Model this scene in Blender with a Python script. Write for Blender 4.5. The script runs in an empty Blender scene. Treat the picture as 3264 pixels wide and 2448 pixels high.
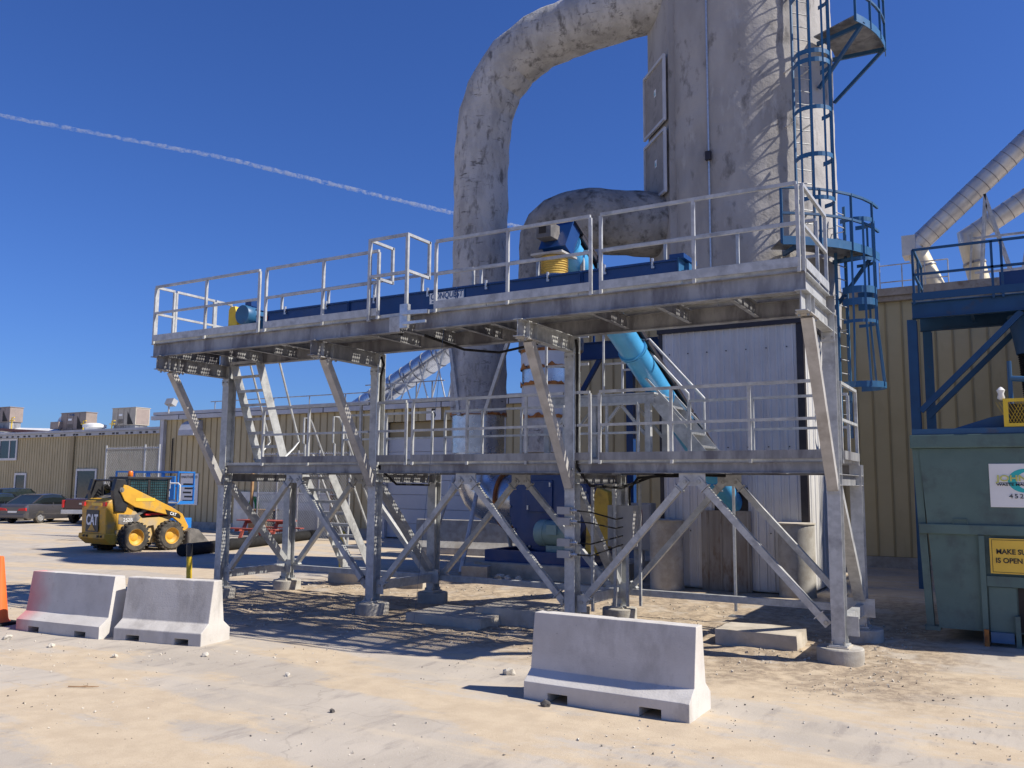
import bpy, bmesh, math, random
from mathutils import Vector, Matrix, noise
random.seed(7)
sc = bpy.context.scene
R = math.radians
# ---------------------------------------------------------------- camera
cd = bpy.data.cameras.new("camera"); cam = bpy.data.objects.new("camera", cd)
sc.collection.objects.link(cam); sc.camera = cam
cd.sensor_width = 36.0; cd.lens = 2766.13/3264*36; cd.clip_start = 0.1; cd.clip_end = 60000
def set_cam(loc, yaw, pitch, roll):
    F = Vector((math.sin(yaw)*math.cos(pitch), math.cos(yaw)*math.cos(pitch), math.sin(pitch)))
    Rt = Vector((math.cos(yaw), -math.sin(yaw), 0)); U = Rt.cross(F)
    R2 = Rt*math.cos(roll)+U*math.sin(roll); U2 = -Rt*math.sin(roll)+U*math.cos(roll)
    m = Matrix((R2, U2, -F)).transposed().to_4x4(); m.translation = Vector(loc); cam.matrix_world = m
set_cam((2.0912, -11.75, 2.13), -0.5293, 0.116, 0.008)
# ---------------------------------------------------------------- sky and sun
SUN = Vector((0.95, 0.25, 1.0)).normalized()
w = bpy.data.worlds.new("World"); sc.world = w; w.use_nodes = True
nt = w.node_tree; nt.nodes.clear()
so = nt.nodes.new("ShaderNodeOutputWorld"); bg = nt.nodes.new("ShaderNodeBackground")
sky = nt.nodes.new("ShaderNodeTexSky"); sky.sky_type = 'NISHITA'; sky.sun_disc = False
sky.sun_elevation = math.asin(SUN.z); sky.sun_rotation = math.atan2(SUN.x, SUN.y)
sky.air_density = 1.15; sky.dust_density = 0.55; sky.ozone_density = 3.0; sky.altitude = 300
tint = nt.nodes.new("ShaderNodeMix"); tint.data_type = 'RGBA'; tint.blend_type = 'MULTIPLY'; tint.inputs[0].default_value = 1.0
tint.inputs[7].default_value = (0.56, 0.90, 1.74, 1)
nt.links.new(sky.outputs[0], tint.inputs[6]); nt.links.new(tint.outputs[2], bg.inputs[0]); bg.inputs[1].default_value = 0.050
nt.links.new(bg.outputs[0], so.inputs[0])
sl = bpy.data.lights.new("sun", 'SUN'); sl.energy = 5.0; sl.angle = R(0.55); sl.color = (1.0, 0.93, 0.815)
sun = bpy.data.objects.new("sun", sl); sc.collection.objects.link(sun)
sun.rotation_euler = SUN.to_track_quat('Z', 'Y').to_euler(); sun.location = (20, 5, 30)
vs = sc.view_settings; vs.view_transform = 'Standard'; vs.look = 'None'; vs.exposure = 0.45; vs.gamma = 1.0; vs.use_curve_mapping = False
sc.cycles.max_bounces = 4; sc.cycles.diffuse_bounces = 3; sc.cycles.glossy_bounces = 2; sc.cycles.transparent_max_bounces = 12

# ---------------------------------------------------------------- helpers
COL = sc.collection
def tag(o, label=None, cat=None, group=None, kind=None):
    if label: o["label"] = label
    if cat: o["category"] = cat
    if group: o["group"] = group
    if kind: o["kind"] = kind
    return o
def empty(name, loc=(0, 0, 0), rz=0.0, label=None, cat=None, group=None):
    o = bpy.data.objects.new(name, None); COL.objects.link(o); o.location = loc; o.rotation_euler = (0, 0, rz)
    o.empty_display_size = 0.2
    return tag(o, label, cat, group)
def dup(o, parent=None):
    c = o.copy(); COL.objects.link(c); c.parent = parent
    for ch in [x for x in bpy.data.objects if x.parent is o]: dup(ch, c)
    return c
def link(name, me, mat, parent=None, loc=None, rot=None):
    o = bpy.data.objects.new(name, me); COL.objects.link(o); o.parent = parent
    if mat is not None and not me.materials: me.materials.append(mat)
    if loc: o.location = loc
    if rot: o.rotation_euler = rot
    return o
class MB:
    def __init__(s): s.v = []; s.f = []
    def add(s, vs, fs):
        n = len(s.v); s.v += [tuple(x) for x in vs]; s.f += [tuple(i+n for i in f) for f in fs]; return s
    def box(s, x0, x1, y0, y1, z0, z1):
        return s.add([(x0,y0,z0),(x1,y0,z0),(x1,y1,z0),(x0,y1,z0),(x0,y0,z1),(x1,y0,z1),(x1,y1,z1),(x0,y1,z1)],
                     [(0,3,2,1),(4,5,6,7),(0,1,5,4),(1,2,6,5),(2,3,7,6),(3,0,4,7)])
    def frame(s, p, q, up):
        p = Vector(p); q = Vector(q); d = (q-p).normalized(); up = Vector(up)
        r = d.cross(up)
        if r.length < 1e-4: r = d.cross(Vector((1, 0, 0)))
        r.normalize(); u = r.cross(d); return p, q, r, u
    def sweep(s, p, q, prof, up=(0, 0, 1)):     # closed profile of (right, up) points from p to q
        p, q, r, u = s.frame(p, q, up); n = len(prof)
        vs = [p+r*a+u*b for a, b in prof]+[q+r*a+u*b for a, b in prof]
        return s.add(vs, [tuple(range(n)), tuple(range(2*n-1, n-1, -1))]+[(i, i+n, (i+1) % n+n, (i+1) % n) for i in range(n)])
    def bar(s, p, q, wd, h, up=(0, 0, 1)):
        return s.sweep(p, q, [(-wd/2,-h/2),(wd/2,-h/2),(wd/2,h/2),(-wd/2,h/2)], up)
    def ibeam(s, p, q, b, d, tf=.012, tw=.009, up=(0, 0, 1)):
        pr = [(-b/2,-d/2),(b/2,-d/2),(b/2,-d/2+tf),(tw/2,-d/2+tf),(tw/2,d/2-tf),(b/2,d/2-tf),(b/2,d/2),(-b/2,d/2),(-b/2,d/2-tf),(-tw/2,d/2-tf),(-tw/2,-d/2+tf),(-b/2,-d/2+tf)]
        return s.sweep(p, q, pr, up)
    def chan(s, p, q, b, d, t=.009, up=(0, 0, 1), side=1):   # web at origin, flanges towards +right*side
        pr = [(0,-d/2),(b,-d/2),(b,-d/2+t),(t,-d/2+t),(t,d/2-t),(b,d/2-t),(b,d/2),(0,d/2)]
        if side < 0: pr = [(-a, c) for a, c in pr][::-1]
        return s.sweep(p, q, pr, up)
    def cyl(s, p, q, r0, r1=None, n=12, cap=True):
        r1 = r0 if r1 is None else r1
        p, q, r, u = s.frame(p, q, (0, 0, 1)); vs = []
        for c, rr in ((p, r0), (q, r1)):
            vs += [c+(r*math.cos(2*math.pi*i/n)+u*math.sin(2*math.pi*i/n))*rr for i in range(n)]
        fs = [(i, (i+1) % n, (i+1) % n+n, i+n) for i in range(n)]
        if cap: fs += [tuple(range(n-1, -1, -1)), tuple(range(n, 2*n))]
        return s.add(vs, fs)
    def tube(s, pts, rad, n=10, cap=True, fn=None, closed=False):
        pts = [Vector(p) for p in pts]; m = len(pts); rs = rad if isinstance(rad, (list, tuple)) else [rad]*m
        vs = []; prev = None
        for i, p in enumerate(pts):
            if closed: d = pts[(i+1) % m]-pts[i-1]
            else: d = pts[min(i+1, m-1)]-pts[max(i-1, 0)]
            d.normalize()
            if prev is None:
                a = Vector((0, 0, 1)) if abs(d.z) < .9 else Vector((0, 1, 0)); r = d.cross(a).normalized()
            else: r = (prev-d*prev.dot(d)).normalized()
            prev = r; u = r.cross(d)
            for k in range(n):
                a = 2*math.pi*k/n; o = r*math.cos(a)+u*math.sin(a); rr = rs[i]
                if fn: rr *= fn(p, o, i, k)
                vs.append(p+o*rr)
        fs = []
        for i in range(m if closed else m-1):
            j = (i+1) % m
            fs += [(i*n+k, i*n+(k+1) % n, j*n+(k+1) % n, j*n+k) for k in range(n)]
        if cap and not closed: fs += [tuple(range(n-1, -1, -1)), tuple((m-1)*n+k for k in range(n))]
        return s.add(vs, fs)
    def lathe(s, prof, n=24, c=(0, 0, 0), axis='z', cap=True):   # prof (r, h)
        vs = []
        for r, h in prof:
            for k in range(n):
                a = 2*math.pi*k/n; x, y, z = r*math.cos(a), r*math.sin(a), h
                if axis == 'y': x, y, z = x, h, y
                if axis == 'x': x, y, z = h, x, y
                vs.append((c[0]+x, c[1]+y, c[2]+z))
        m = len(prof); fs = [(i*n+k, i*n+(k+1) % n, (i+1)*n+(k+1) % n, (i+1)*n+k) for i in range(m-1) for k in range(n)]
        if cap: fs += [tuple(range(n-1, -1, -1)), tuple((m-1)*n+k for k in range(n))]
        return s.add(vs, fs)
    def prism(s, poly, a, b, plane='xz'):       # polygon extruded along the third axis from a to b
        def P(u, v, t): return {'xz': (u, t, v), 'yz': (t, u, v), 'xy': (u, v, t)}[plane]
        n = len(poly); vs = [P(u, v, a) for u, v in poly]+[P(u, v, b) for u, v in poly]
        return s.add(vs, [tuple(range(n)), tuple(range(2*n-1, n-1, -1))]+[(i, i+n, (i+1) % n+n, (i+1) % n) for i in range(n)])
    def mesh(s, name="m", smooth=None):
        me = bpy.data.meshes.new(name); me.from_pydata(s.v, [], s.f)
        bm = bmesh.new(); bm.from_mesh(me); bmesh.ops.recalc_face_normals(bm, faces=bm.faces); bm.to_mesh(me); bm.free()
        if smooth is not None:
            me.shade_smooth()
            me.set_sharp_from_angle(angle=R(smooth))
        return me
    def build(s, name, mat, parent=None, smooth=None, bevel=0, loc=None, rot=None):
        o = link(name, s.mesh(name, smooth), mat, parent, loc, rot)
        if bevel:
            b = o.modifiers.new("bevel", 'BEVEL'); b.width = bevel; b.segments = 2; b.limit_method = 'ANGLE'; b.angle_limit = R(40)
        return o
def ring(c, r, n=24, axis='z', a0=0, a1=2*math.pi, sx=1, sy=1):
    full = abs(a1-a0-2*math.pi) < 1e-6; m = n if full else n+1; out = []
    for k in range(m):
        a = a0+(a1-a0)*k/n; x, y = r*math.cos(a)*sx, r*math.sin(a)*sy
        out.append(Vector(c)+(Vector((x, y, 0)) if axis == 'z' else Vector((x, 0, y)) if axis == 'y' else Vector((0, x, y))))
    return out
def text(body, size, mat, parent, loc, rot, name="lettering", ext=.003, ax='CENTER', sx=1.0, shear=0, off=0, sp=1.0):
    c = bpy.data.curves.new("txt", 'FONT'); c.body = body; c.size = size; c.align_x = ax; c.align_y = 'CENTER'; c.extrude = ext; c.shear = shear; c.offset = off; c.space_character = sp
    o = bpy.data.objects.new("txt", c); COL.objects.link(o); bpy.context.view_layer.update()
    me = bpy.data.meshes.new_from_object(o.evaluated_get(bpy.context.evaluated_depsgraph_get()))
    bpy.data.objects.remove(o); me.materials.clear()
    t = link(name, me, mat, parent, loc, rot); t.scale = (sx, 1, 1); return t
FRONT = (R(90), 0, 0)            # text rotation for a face looking towards -Y
# ---------------------------------------------------------------- materials
def N(nt, t, **k):
    n = nt.nodes.new(t)
    for a, b in k.items(): setattr(n, a, b)
    return n
def pm(name, c1, c2=None, scale=4.0, rough=.6, metal=0.0, bump=.15, bscale=40, lo=.4, hi=.62, stretch=(1, 1, 1), dirt=None, dscale=1.5, dlo=.55, dhi=.75, dstretch=(1, 1, 1), coat=0, spec=.5, trans=0, alpha=None, c3=None, detail=4, bdist=.01, emit=None):
    m = bpy.data.materials.new(name); m.use_nodes = True; t = m.node_tree; b = t.nodes["Principled BSDF"]; L = t.links.new
    co = N(t, "ShaderNodeTexCoord"); oi = N(t, "ShaderNodeObjectInfo")
    off = N(t, "ShaderNodeVectorMath", operation='MULTIPLY_ADD'); L(oi.outputs["Random"], off.inputs[0]); off.inputs[1].default_value = (37, 23, 51); L(co.outputs["Object"], off.inputs[2])
    def noi(sca, st, det=4, rg=.6):
        mp = N(t, "ShaderNodeMapping"); mp.inputs["Scale"].default_value = st; L(off.outputs[0], mp.inputs[0])
        n = N(t, "ShaderNodeTexNoise"); n.inputs["Scale"].default_value = sca; n.inputs["Detail"].default_value = det; n.inputs["Roughness"].default_value = rg
        L(mp.outputs[0], n.inputs["Vector"]); return n
    def ramp(n, lo, hi):
        r = N(t, "ShaderNodeMapRange"); r.inputs[1].default_value = lo; r.inputs[2].default_value = hi; L(n.outputs["Fac"], r.inputs[0]); return r
    c2 = c2 or tuple(x*.82 for x in c1)
    mx = N(t, "ShaderNodeMix", data_type='RGBA'); mx.inputs[6].default_value = (*c1, 1); mx.inputs[7].default_value = (*c2, 1)
    L(ramp(noi(scale, stretch, detail), lo, hi).outputs[0], mx.inputs[0]); col = mx.outputs[2]
    if dirt:
        m2 = N(t, "ShaderNodeMix", data_type='RGBA'); L(col, m2.inputs[6]); m2.inputs[7].default_value = (*dirt, 1)
        L(ramp(noi(dscale, dstretch, 5, .65), dlo, dhi).outputs[0], m2.inputs[0]); col = m2.outputs[2]
    if c3:
        m3 = N(t, "ShaderNodeMix", data_type='RGBA'); L(col, m3.inputs[6]); m3.inputs[7].default_value = (*c3[0], 1)
        L(ramp(noi(c3[1], c3[4] if len(c3) > 4 else (1, 1, 1), 5, .7), c3[2], c3[3]).outputs[0], m3.inputs[0]); col = m3.outputs[2]
    L(col, b.inputs["Base Color"])
    rn = noi(scale*3, stretch, 4); rr = N(t, "ShaderNodeMapRange"); rr.inputs[3].default_value = max(.03, rough-.1); rr.inputs[4].default_value = min(1, rough+.12); L(rn.outputs["Fac"], rr.inputs[0])
    L(rr.outputs[0], b.inputs["Roughness"]); b.inputs["Metallic"].default_value = metal
    b.inputs["Specular IOR Level"].default_value = spec; b.inputs["Coat Weight"].default_value = coat; b.inputs["Transmission Weight"].default_value = trans
    if alpha is not None: b.inputs["Alpha"].default_value = alpha
    if emit: b.inputs["Emission Color"].default_value = (*emit[0], 1); b.inputs["Emission Strength"].default_value = emit[1]
    if bump:
        bp = N(t, "ShaderNodeBump"); bp.inputs["Strength"].default_value = bump; bp.inputs["Distance"].default_value = bdist
        L(noi(bscale, (1, 1, 1), 4, .65).outputs["Fac"], bp.inputs["Height"]); L(bp.outputs[0], b.inputs["Normal"])
    return m
galv = pm("galvanized_steel", (.40,.41,.41), (.50,.51,.51), 9, .45, .25, .05, 60, dirt=(.29,.295,.30), dscale=3.5, dlo=.52, dhi=.68)
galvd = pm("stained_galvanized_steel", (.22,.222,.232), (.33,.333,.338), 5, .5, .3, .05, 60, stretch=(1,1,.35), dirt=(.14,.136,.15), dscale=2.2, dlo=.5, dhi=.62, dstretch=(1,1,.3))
galvw = pm("weathered_galvanized_steel", (.385,.375,.36), (.455,.445,.43), 7, .6, .15, .08, 50, dirt=(.30,.285,.265), dscale=3, dlo=.5, dhi=.7)
zinc = pm("bright_zinc", (.62,.63,.64), (.5,.52,.53), 14, .35, .7, .03, 60)
bolt = pm("bolt_steel", (.30,.30,.29), (.42,.42,.40), 30, .45, .7, 0)
conc = pm("barrier_concrete", (.57,.545,.51), (.49,.465,.43), 2.2, .85, 0, .35, 50, dirt=(.31,.29,.265), dscale=2.2, dlo=.55, dhi=.78, dstretch=(1,1,.45), c3=((.17,.16,.15), 15, .66, .74))
conc2 = pm("footing_concrete", (.42,.40,.36), (.32,.30,.265), 4, .9, 0, .5, 40, dirt=(.28,.25,.21), dscale=2.5, dlo=.5, dhi=.7)
slabm = pm("slab_concrete", (.50,.45,.37), (.40,.36,.30), 3, .9, 0, .4, 45, dirt=(.30,.26,.20), dscale=2, dlo=.5, dhi=.72)
foam = pm("sprayed_insulation", (.38,.365,.352), (.29,.278,.268), 1.1, .9, 0, .5, 3.2, stretch=(1,1,.35), dirt=(.125,.117,.11), dscale=2.6, dlo=.56, dhi=.72, dstretch=(1,1,.5), bdist=.05, c3=((.44,.43,.42), 2.4, .6, .75, (1,1,.3)))
ductm = pm("weathered_duct_wrap", (.47,.465,.46), (.34,.337,.335), 2.2, .9, 0, .8, 7, stretch=(1,1,.4), dirt=(.14,.137,.133), dscale=4.5, dlo=.52, dhi=.68, dstretch=(1,1,.4), bdist=.05, c3=((.10,.098,.096), 4, .60, .70, (.55,.55,2.4)))
ductd = pm("shaded_stained_duct_wrap", (.27,.265,.26), (.18,.177,.174), 2.2, .9, 0, .8, 7, stretch=(1,1,.4), dirt=(.07,.068,.066), dscale=4, dlo=.5, dhi=.68, bdist=.05)  # same wrap darkened: staining plus the tower's shade put into the colour
ochre = pm("ochre_guard_paint", (.50,.33,.04), (.40,.26,.035), 3, .55, 0, .08, 30, dirt=(.16,.11,.04), dscale=3)
rustm = pm("rusty_foam", (.42,.17,.04), (.22,.08,.03), 6, .9, 0, .6, 30)
alum = pm("aluminium_jacket", (.62,.63,.65), (.5,.51,.53), 2, .28, .85, .06, 6, dirt=(.38,.38,.4), dscale=2.5)
galduct = pm("galvanized_duct", (.58,.58,.57), (.48,.48,.48), 2.5, .42, .6, .06, 12)
blued = pm("dark_blue_paint", (.008,.046,.175), (.007,.04,.15), 2, .38, 0, .04, 50, coat=.15)
blueb = pm("bright_blue_paint", (.028,.12,.25), (.024,.10,.21), 2, .42, 0, .05, 40, coat=.1, dirt=(.05,.09,.15), dscale=3, dlo=.6, dhi=.8)
bluel = pm("light_blue_paint", (.07,.34,.62), (.06,.29,.54), 2, .35, 0, .04, 30, coat=.2, dirt=(.10,.22,.30), dscale=2.4, dlo=.6, dhi=.8)
bluest = pm("structural_blue_paint", (.018,.085,.19), (.016,.072,.16), 2, .5, 0, .06, 40, dirt=(.06,.07,.10), dscale=2.5, dlo=.6, dhi=.75)
yel = pm("safety_yellow", (.72,.50,.03), (.62,.42,.03), 3, .5, 0, .05, 40)
gold = pm("gold_fabric", (.58,.40,.10), (.48,.32,.07), 3, .45, .1, .1, 40)
blk = pm("black_rubber", (.012,.012,.013), (.02,.02,.021), 6, .85, 0, .1, 40, spec=.25)
blkm = pm("black_plastic", (.02,.02,.022), (.03,.03,.032), 6, .45, 0, .03, 40)
dark = pm("dark_interior", (.025,.022,.02), (.04,.035,.03), 2, .9, 0, 0)
siding = pm("tan_metal_siding", (.50,.42,.245), (.46,.385,.22), .8, .55, 0, .04, 30, dirt=(.37,.30,.165), dscale=.9, dlo=.55, dhi=.75, dstretch=(1,1,.3))
sidingt = pm("tan_wall_rib", (.34,.27,.14), (.30,.24,.125), 1.5, .6, 0, .03, 30)
trim = pm("brown_roof_trim", (.30,.25,.20), (.40,.34,.28), 2, .6, 0, .05, 30, dirt=(.16,.10,.06), dscale=3)
trimg = pm("grey_roof_trim", (.44,.45,.47), (.52,.53,.55), 2, .55, .1, .05, 30)
whitep = pm("white_ribbed_panel", (.60,.59,.575), (.53,.52,.505), 1.2, .5, 0, .04, 25, dirt=(.48,.45,.42), dscale=1.6, dlo=.6, dhi=.8, dstretch=(1,1,.25))
white = pm("white_paint", (.70,.70,.69), (.62,.62,.61), 2, .5, 0, .03, 30)
doorw = pm("white_overhead_door", (.50,.52,.55), (.46,.48,.51), 1, .5, 0, .03, 30)
darktrim = pm("dark_bronze_trim", (.022,.018,.022), (.035,.03,.032), 3, .5, 0, .03, 40)
rustpan = pm("rust_stained_panel", (.30,.28,.25), (.20,.165,.13), 1.6, .7, .1, .15, 30, stretch=(2.2,1,.3), dirt=(.15,.085,.045), dscale=2.2, dlo=.56, dhi=.7, dstretch=(1.4,1,.5))
greenc = pm("container_green_paint", (.10,.165,.152), (.082,.14,.13), 1.5, .55, 0, .12, 14, dirt=(.06,.085,.085), dscale=1.8, dlo=.5, dhi=.72, c3=((.20,.11,.05), 3.5, .70, .78))
motorg = pm("pale_green_motor", (.23,.36,.35), (.20,.31,.30), 3, .5, 0, .05, 40)
greyb = pm("grey_enclosure", (.36,.36,.36), (.31,.31,.31), 3, .5, 0, .03, 40)
beige = pm("beige_hvac_paint", (.42,.37,.30), (.36,.32,.26), 2, .6, 0, .04, 30)
brownh = pm("taupe_hvac_paint", (.27,.215,.185), (.23,.185,.16), 2, .6, 0, .04, 30)
catyel = pm("machine_yellow", (.66,.36,.03), (.58,.31,.03), 3, .55, 0, .08, 30, dirt=(.34,.25,.13), dscale=3.2, dlo=.50, dhi=.72)
mud = pm("dusty_machine_yellow", (.44,.34,.21), (.58,.38,.10), 2.6, .75, 0, .1, 30)
tyre = pm("dusty_tyre", (.035,.033,.03), (.10,.085,.065), 5, .9, 0, .35, 40)
steelk = pm("worn_bucket_steel", (.13,.125,.12), (.24,.225,.21), 4, .55, .4, .15, 30)
glass = pm("dark_window_glass", (.02,.028,.03), (.03,.04,.04), 1, .06, 0, 0, spec=.8)
cglass = pm("car_glass", (.015,.02,.022), (.02,.03,.03), 1, .05, 0, 0, spec=.8)
redl = pm("red_tail_lamp", (.55,.03,.03), (.45,.02,.02), 8, .2, 0, 0)
amber = pm("amber_beacon", (.75,.19,.02), (.65,.15,.02), 8, .25, 0, 0)
orange = pm("cone_orange", (.85,.16,.03), (.78,.14,.03), 3, .55, 0, .05, 40)
redw = pm("red_stained_wood", (.36,.085,.06), (.28,.06,.045), 6, .75, 0, .2, 40, stretch=(.2,1,1))
wood = pm("weathered_timber", (.36,.22,.11), (.27,.16,.08), 6, .8, 0, .2, 40)
paintk = pm("black_lettering", (.012,.012,.014), (.015,.015,.016), 5, .5, 0, 0)
signw = pm("white_sign_face", (.80,.80,.79), (.76,.76,.75), 3, .4, 0, 0)
signy = pm("yellow_sign_face", (.80,.52,.06), (.74,.47,.05), 3, .4, 0, 0)
teal = pm("teal_print", (.02,.46,.46), (.02,.42,.43), 3, .5, 0, 0)
lime = pm("lime_lettering", (.62,.62,.16), (.56,.56,.14), 3, .5, 0, 0)
signb = pm("blue_sign_face", (.03,.10,.26), (.025,.09,.23), 3, .5, 0, 0)
panelm = pm("coated_vent_panel", (.30,.28,.262), (.25,.235,.22), 2, .8, 0, .2, 12, dirt=(.16,.15,.14), dscale=3)
stone = pm("limestone_rock", (.60,.56,.48), (.46,.42,.35), 9, .9, 0, .4, 40)
stonek = pm("dark_rock", (.07,.065,.06), (.12,.11,.10), 12, .9, 0, .4, 40)
# ---------------------------------------------------------------- ground
def ground_h(x, y):
    h = .012*noise.noise((x*.9, y*.9, 0))+.008*noise.noise((x*3.1, y*3.1, 4))
    d = math.exp(-((y+1.7)/.55)**2)*(.5+.5*math.tanh((x+9.5)*1.2))*(.5-.5*math.tanh((x+2.6)*1.5))
    h += .055*d*(.6+.8*noise.noise((x*1.3, 2.2, 7)))
    inside = (.5+.5*math.tanh((y+1.6)*2))*(.5-.5*math.tanh((y-4.6)*2))*(.5+.5*math.tanh((x+12)*2))*(.5-.5*math.tanh((x-1.0)*2))
    h += inside*(.03*noise.noise((x*2.2, y*2.2, 9))+.016*noise.noise((x*7, y*7, 3)))
    h -= .05*inside
    far = max(0, math.hypot(x+4, y)-30)
    return h/(1+far*.2)
def axis(lo, hi, a, b, fine, coarse):
    out = []; v = lo
    while v < a-1e-6:
        out.append(v); v += max(fine, min(coarse, (a-v)*.16))
    v = a
    while v < b: out.append(v); v += fine
    v = b
    while v < hi: out.append(v); v += max(fine, min(coarse, (v-b)*.16+fine))
    out.append(hi); return out
gx = axis(-700, 500, -13, 3.2, .075, 60); gy = axis(-300, 700, -8.5, 5.0, .075, 60)
vs_, fs_ = [], []
for y in gy:
    for x in gx: vs_.append((x, y, ground_h(x, y)))
nx = len(gx)
for j in range(len(gy)-1):
    for i in range(nx-1): fs_.append((j*nx+i, j*nx+i+1, (j+1)*nx+i+1, (j+1)*nx+i))
me = bpy.data.meshes.new("ground"); me.from_pydata(vs_, [], fs_); me.shade_smooth()
gm = bpy.data.materials.new("yard_concrete_and_sand"); gm.use_nodes = True
t = gm.node_tree; b = t.nodes["Principled BSDF"]; L = t.links.new
co = N(t, "ShaderNodeNewGeometry")
def gn(scale, st=(1, 1, 1), rot=0, det=5, rg=.6, loc=(0, 0, 0)):
    mp = N(t, "ShaderNodeMapping"); mp.inputs["Scale"].default_value = st; mp.inputs["Rotation"].default_value = (0, 0, rot); mp.inputs["Location"].default_value = loc
    L(co.outputs["Position"], mp.inputs[0]); n = N(t, "ShaderNodeTexNoise"); n.inputs["Scale"].default_value = scale; n.inputs["Detail"].default_value = det; n.inputs["Roughness"].default_value = rg
    L(mp.outputs[0], n.inputs["Vector"]); return n.outputs["Fac"]
def gr(f, lo, hi, a=0, c=1):
    r = N(t, "ShaderNodeMapRange"); r.interpolation_type = 'SMOOTHSTEP'
    for i, v in enumerate((lo, hi, a, c)): r.inputs[i+1].default_value = v
    L(f, r.inputs[0]); return r.outputs[0]
def gmix(f, a, c):
    m = N(t, "ShaderNodeMix", data_type='RGBA'); L(f, m.inputs[0])
    for s, v in ((6, a), (7, c)):
        if isinstance(v, tuple): m.inputs[s].default_value = (*v, 1)
        else: L(v, m.inputs[s])
    return m.outputs[2]
def gmath(op, a, c):
    m = N(t, "ShaderNodeMath", operation=op)
    for i, v in enumerate((a, c)):
        if isinstance(v, (int, float)): m.inputs[i].default_value = v
        else: L(v, m.inputs[i])
    return m.outputs[0]
base = gmix(gr(gn(.55), .35, .65), (.46,.41,.345), (.39,.346,.29))
base = gmix(gr(gn(5, (1, .25, 1), .2), .5, .72), base, (.31,.275,.24))
base = gmix(gr(gn(60, det=4), .52, .75, 0, .6), base, (.47,.445,.41))
edge = gmath('ADD', gn(.42, (.55, 1.6, 1), .12, 7, .62, (3, 1, 0)), gmath('MULTIPLY', gn(14, det=5), .10))
sandm = gr(edge, .53, .60, 0, .9)
sand = gmix(gr(gn(3.5), .35, .65), (.53,.435,.31), (.465,.375,.265))
sand = gmix(gr(gn(90, det=3), .55, .7, 0, .8), sand, (.36,.28,.19))
vo = N(t, "ShaderNodeTexVoronoi", feature='DISTANCE_TO_EDGE'); vo.inputs["Scale"].default_value = .33
wv_ = N(t, "ShaderNodeVectorMath", operation='MULTIPLY_ADD'); nv_ = N(t, "ShaderNodeTexNoise"); nv_.inputs["Scale"].default_value = 1.6; nv_.inputs["Detail"].default_value = 6; L(co.outputs["Position"], nv_.inputs["Vector"]); L(nv_.outputs["Color"], wv_.inputs[0]); wv_.inputs[1].default_value = (.9, .9, 0); L(co.outputs["Position"], wv_.inputs[2]); L(wv_.outputs[0], vo.inputs["Vector"])
base = gmix(gr(vo.outputs["Distance"], .001, .006, .22, 0), base, (.17,.15,.13))
base = gmix(gmath('MULTIPLY', gr(gn(1.1, (1, 1, 1), 0, 6, .6, (9, 4, 0)), .62, .72), .55), base, (.22,.20,.18))
trk_ = gmath('MULTIPLY', gr(gn(.8, (.10, 2.4, 1), .28, 4, .5, (0, 5, 0)), .52, .64), gr(gn(3, (.5, 1, 1)), .35, .6))
base = gmix(gmath('MULTIPLY', trk_, .7), base, (.50,.43,.335))
col = gmix(sandm, base, sand)
sx = N(t, "ShaderNodeSeparateXYZ"); L(co.outputs["Position"], sx.inputs[0])
wob = gmath('MULTIPLY', gmath('SUBTRACT', gn(1.2), .5), 2.2)
inx = gmath('MULTIPLY', gr(gmath('ADD', sx.outputs[0], wob), -12.5, -11.0), gr(gmath('ADD', sx.outputs[0], wob), .8, 1.9, 1, 0))
iny = gmath('MULTIPLY', gr(gmath('ADD', sx.outputs[1], wob), -2.6, -1.6), gr(gmath('ADD', sx.outputs[1], wob), 6.2, 7.4, 1, 0))
dirtm = gmath('MULTIPLY', gmath('MULTIPLY', inx, iny), gr(gn(1.7, det=6), .36, .5, .25, 1))
dirt = gmix(gr(gn(7, det=6, rg=.7), .4, .6), (.43,.345,.245), (.27,.213,.155))
dirt = gmix(gr(gn(70, det=4), .58, .72), dirt, (.52,.46,.37))
col = gmix(dirtm, col, dirt)
L(col, b.inputs["Base Color"]); b.inputs["Roughness"].default_value = .93; b.inputs["Specular IOR Level"].default_value = .25
bp = N(t, "ShaderNodeBump"); bp.inputs["Strength"].default_value = .5; bp.inputs["Distance"].default_value = .012
hh = gmath('ADD', gmath('MULTIPLY', gn(34, det=5, rg=.7), gmath('ADD', gmath('MULTIPLY', dirtm, 1.6), .55)), gmath('MULTIPLY', gn(180, det=3), .35))
L(hh, bp.inputs["Height"]); L(bp.outputs[0], b.inputs["Normal"])
gnd = link("ground", me, gm); gnd["kind"] = "structure"

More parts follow.
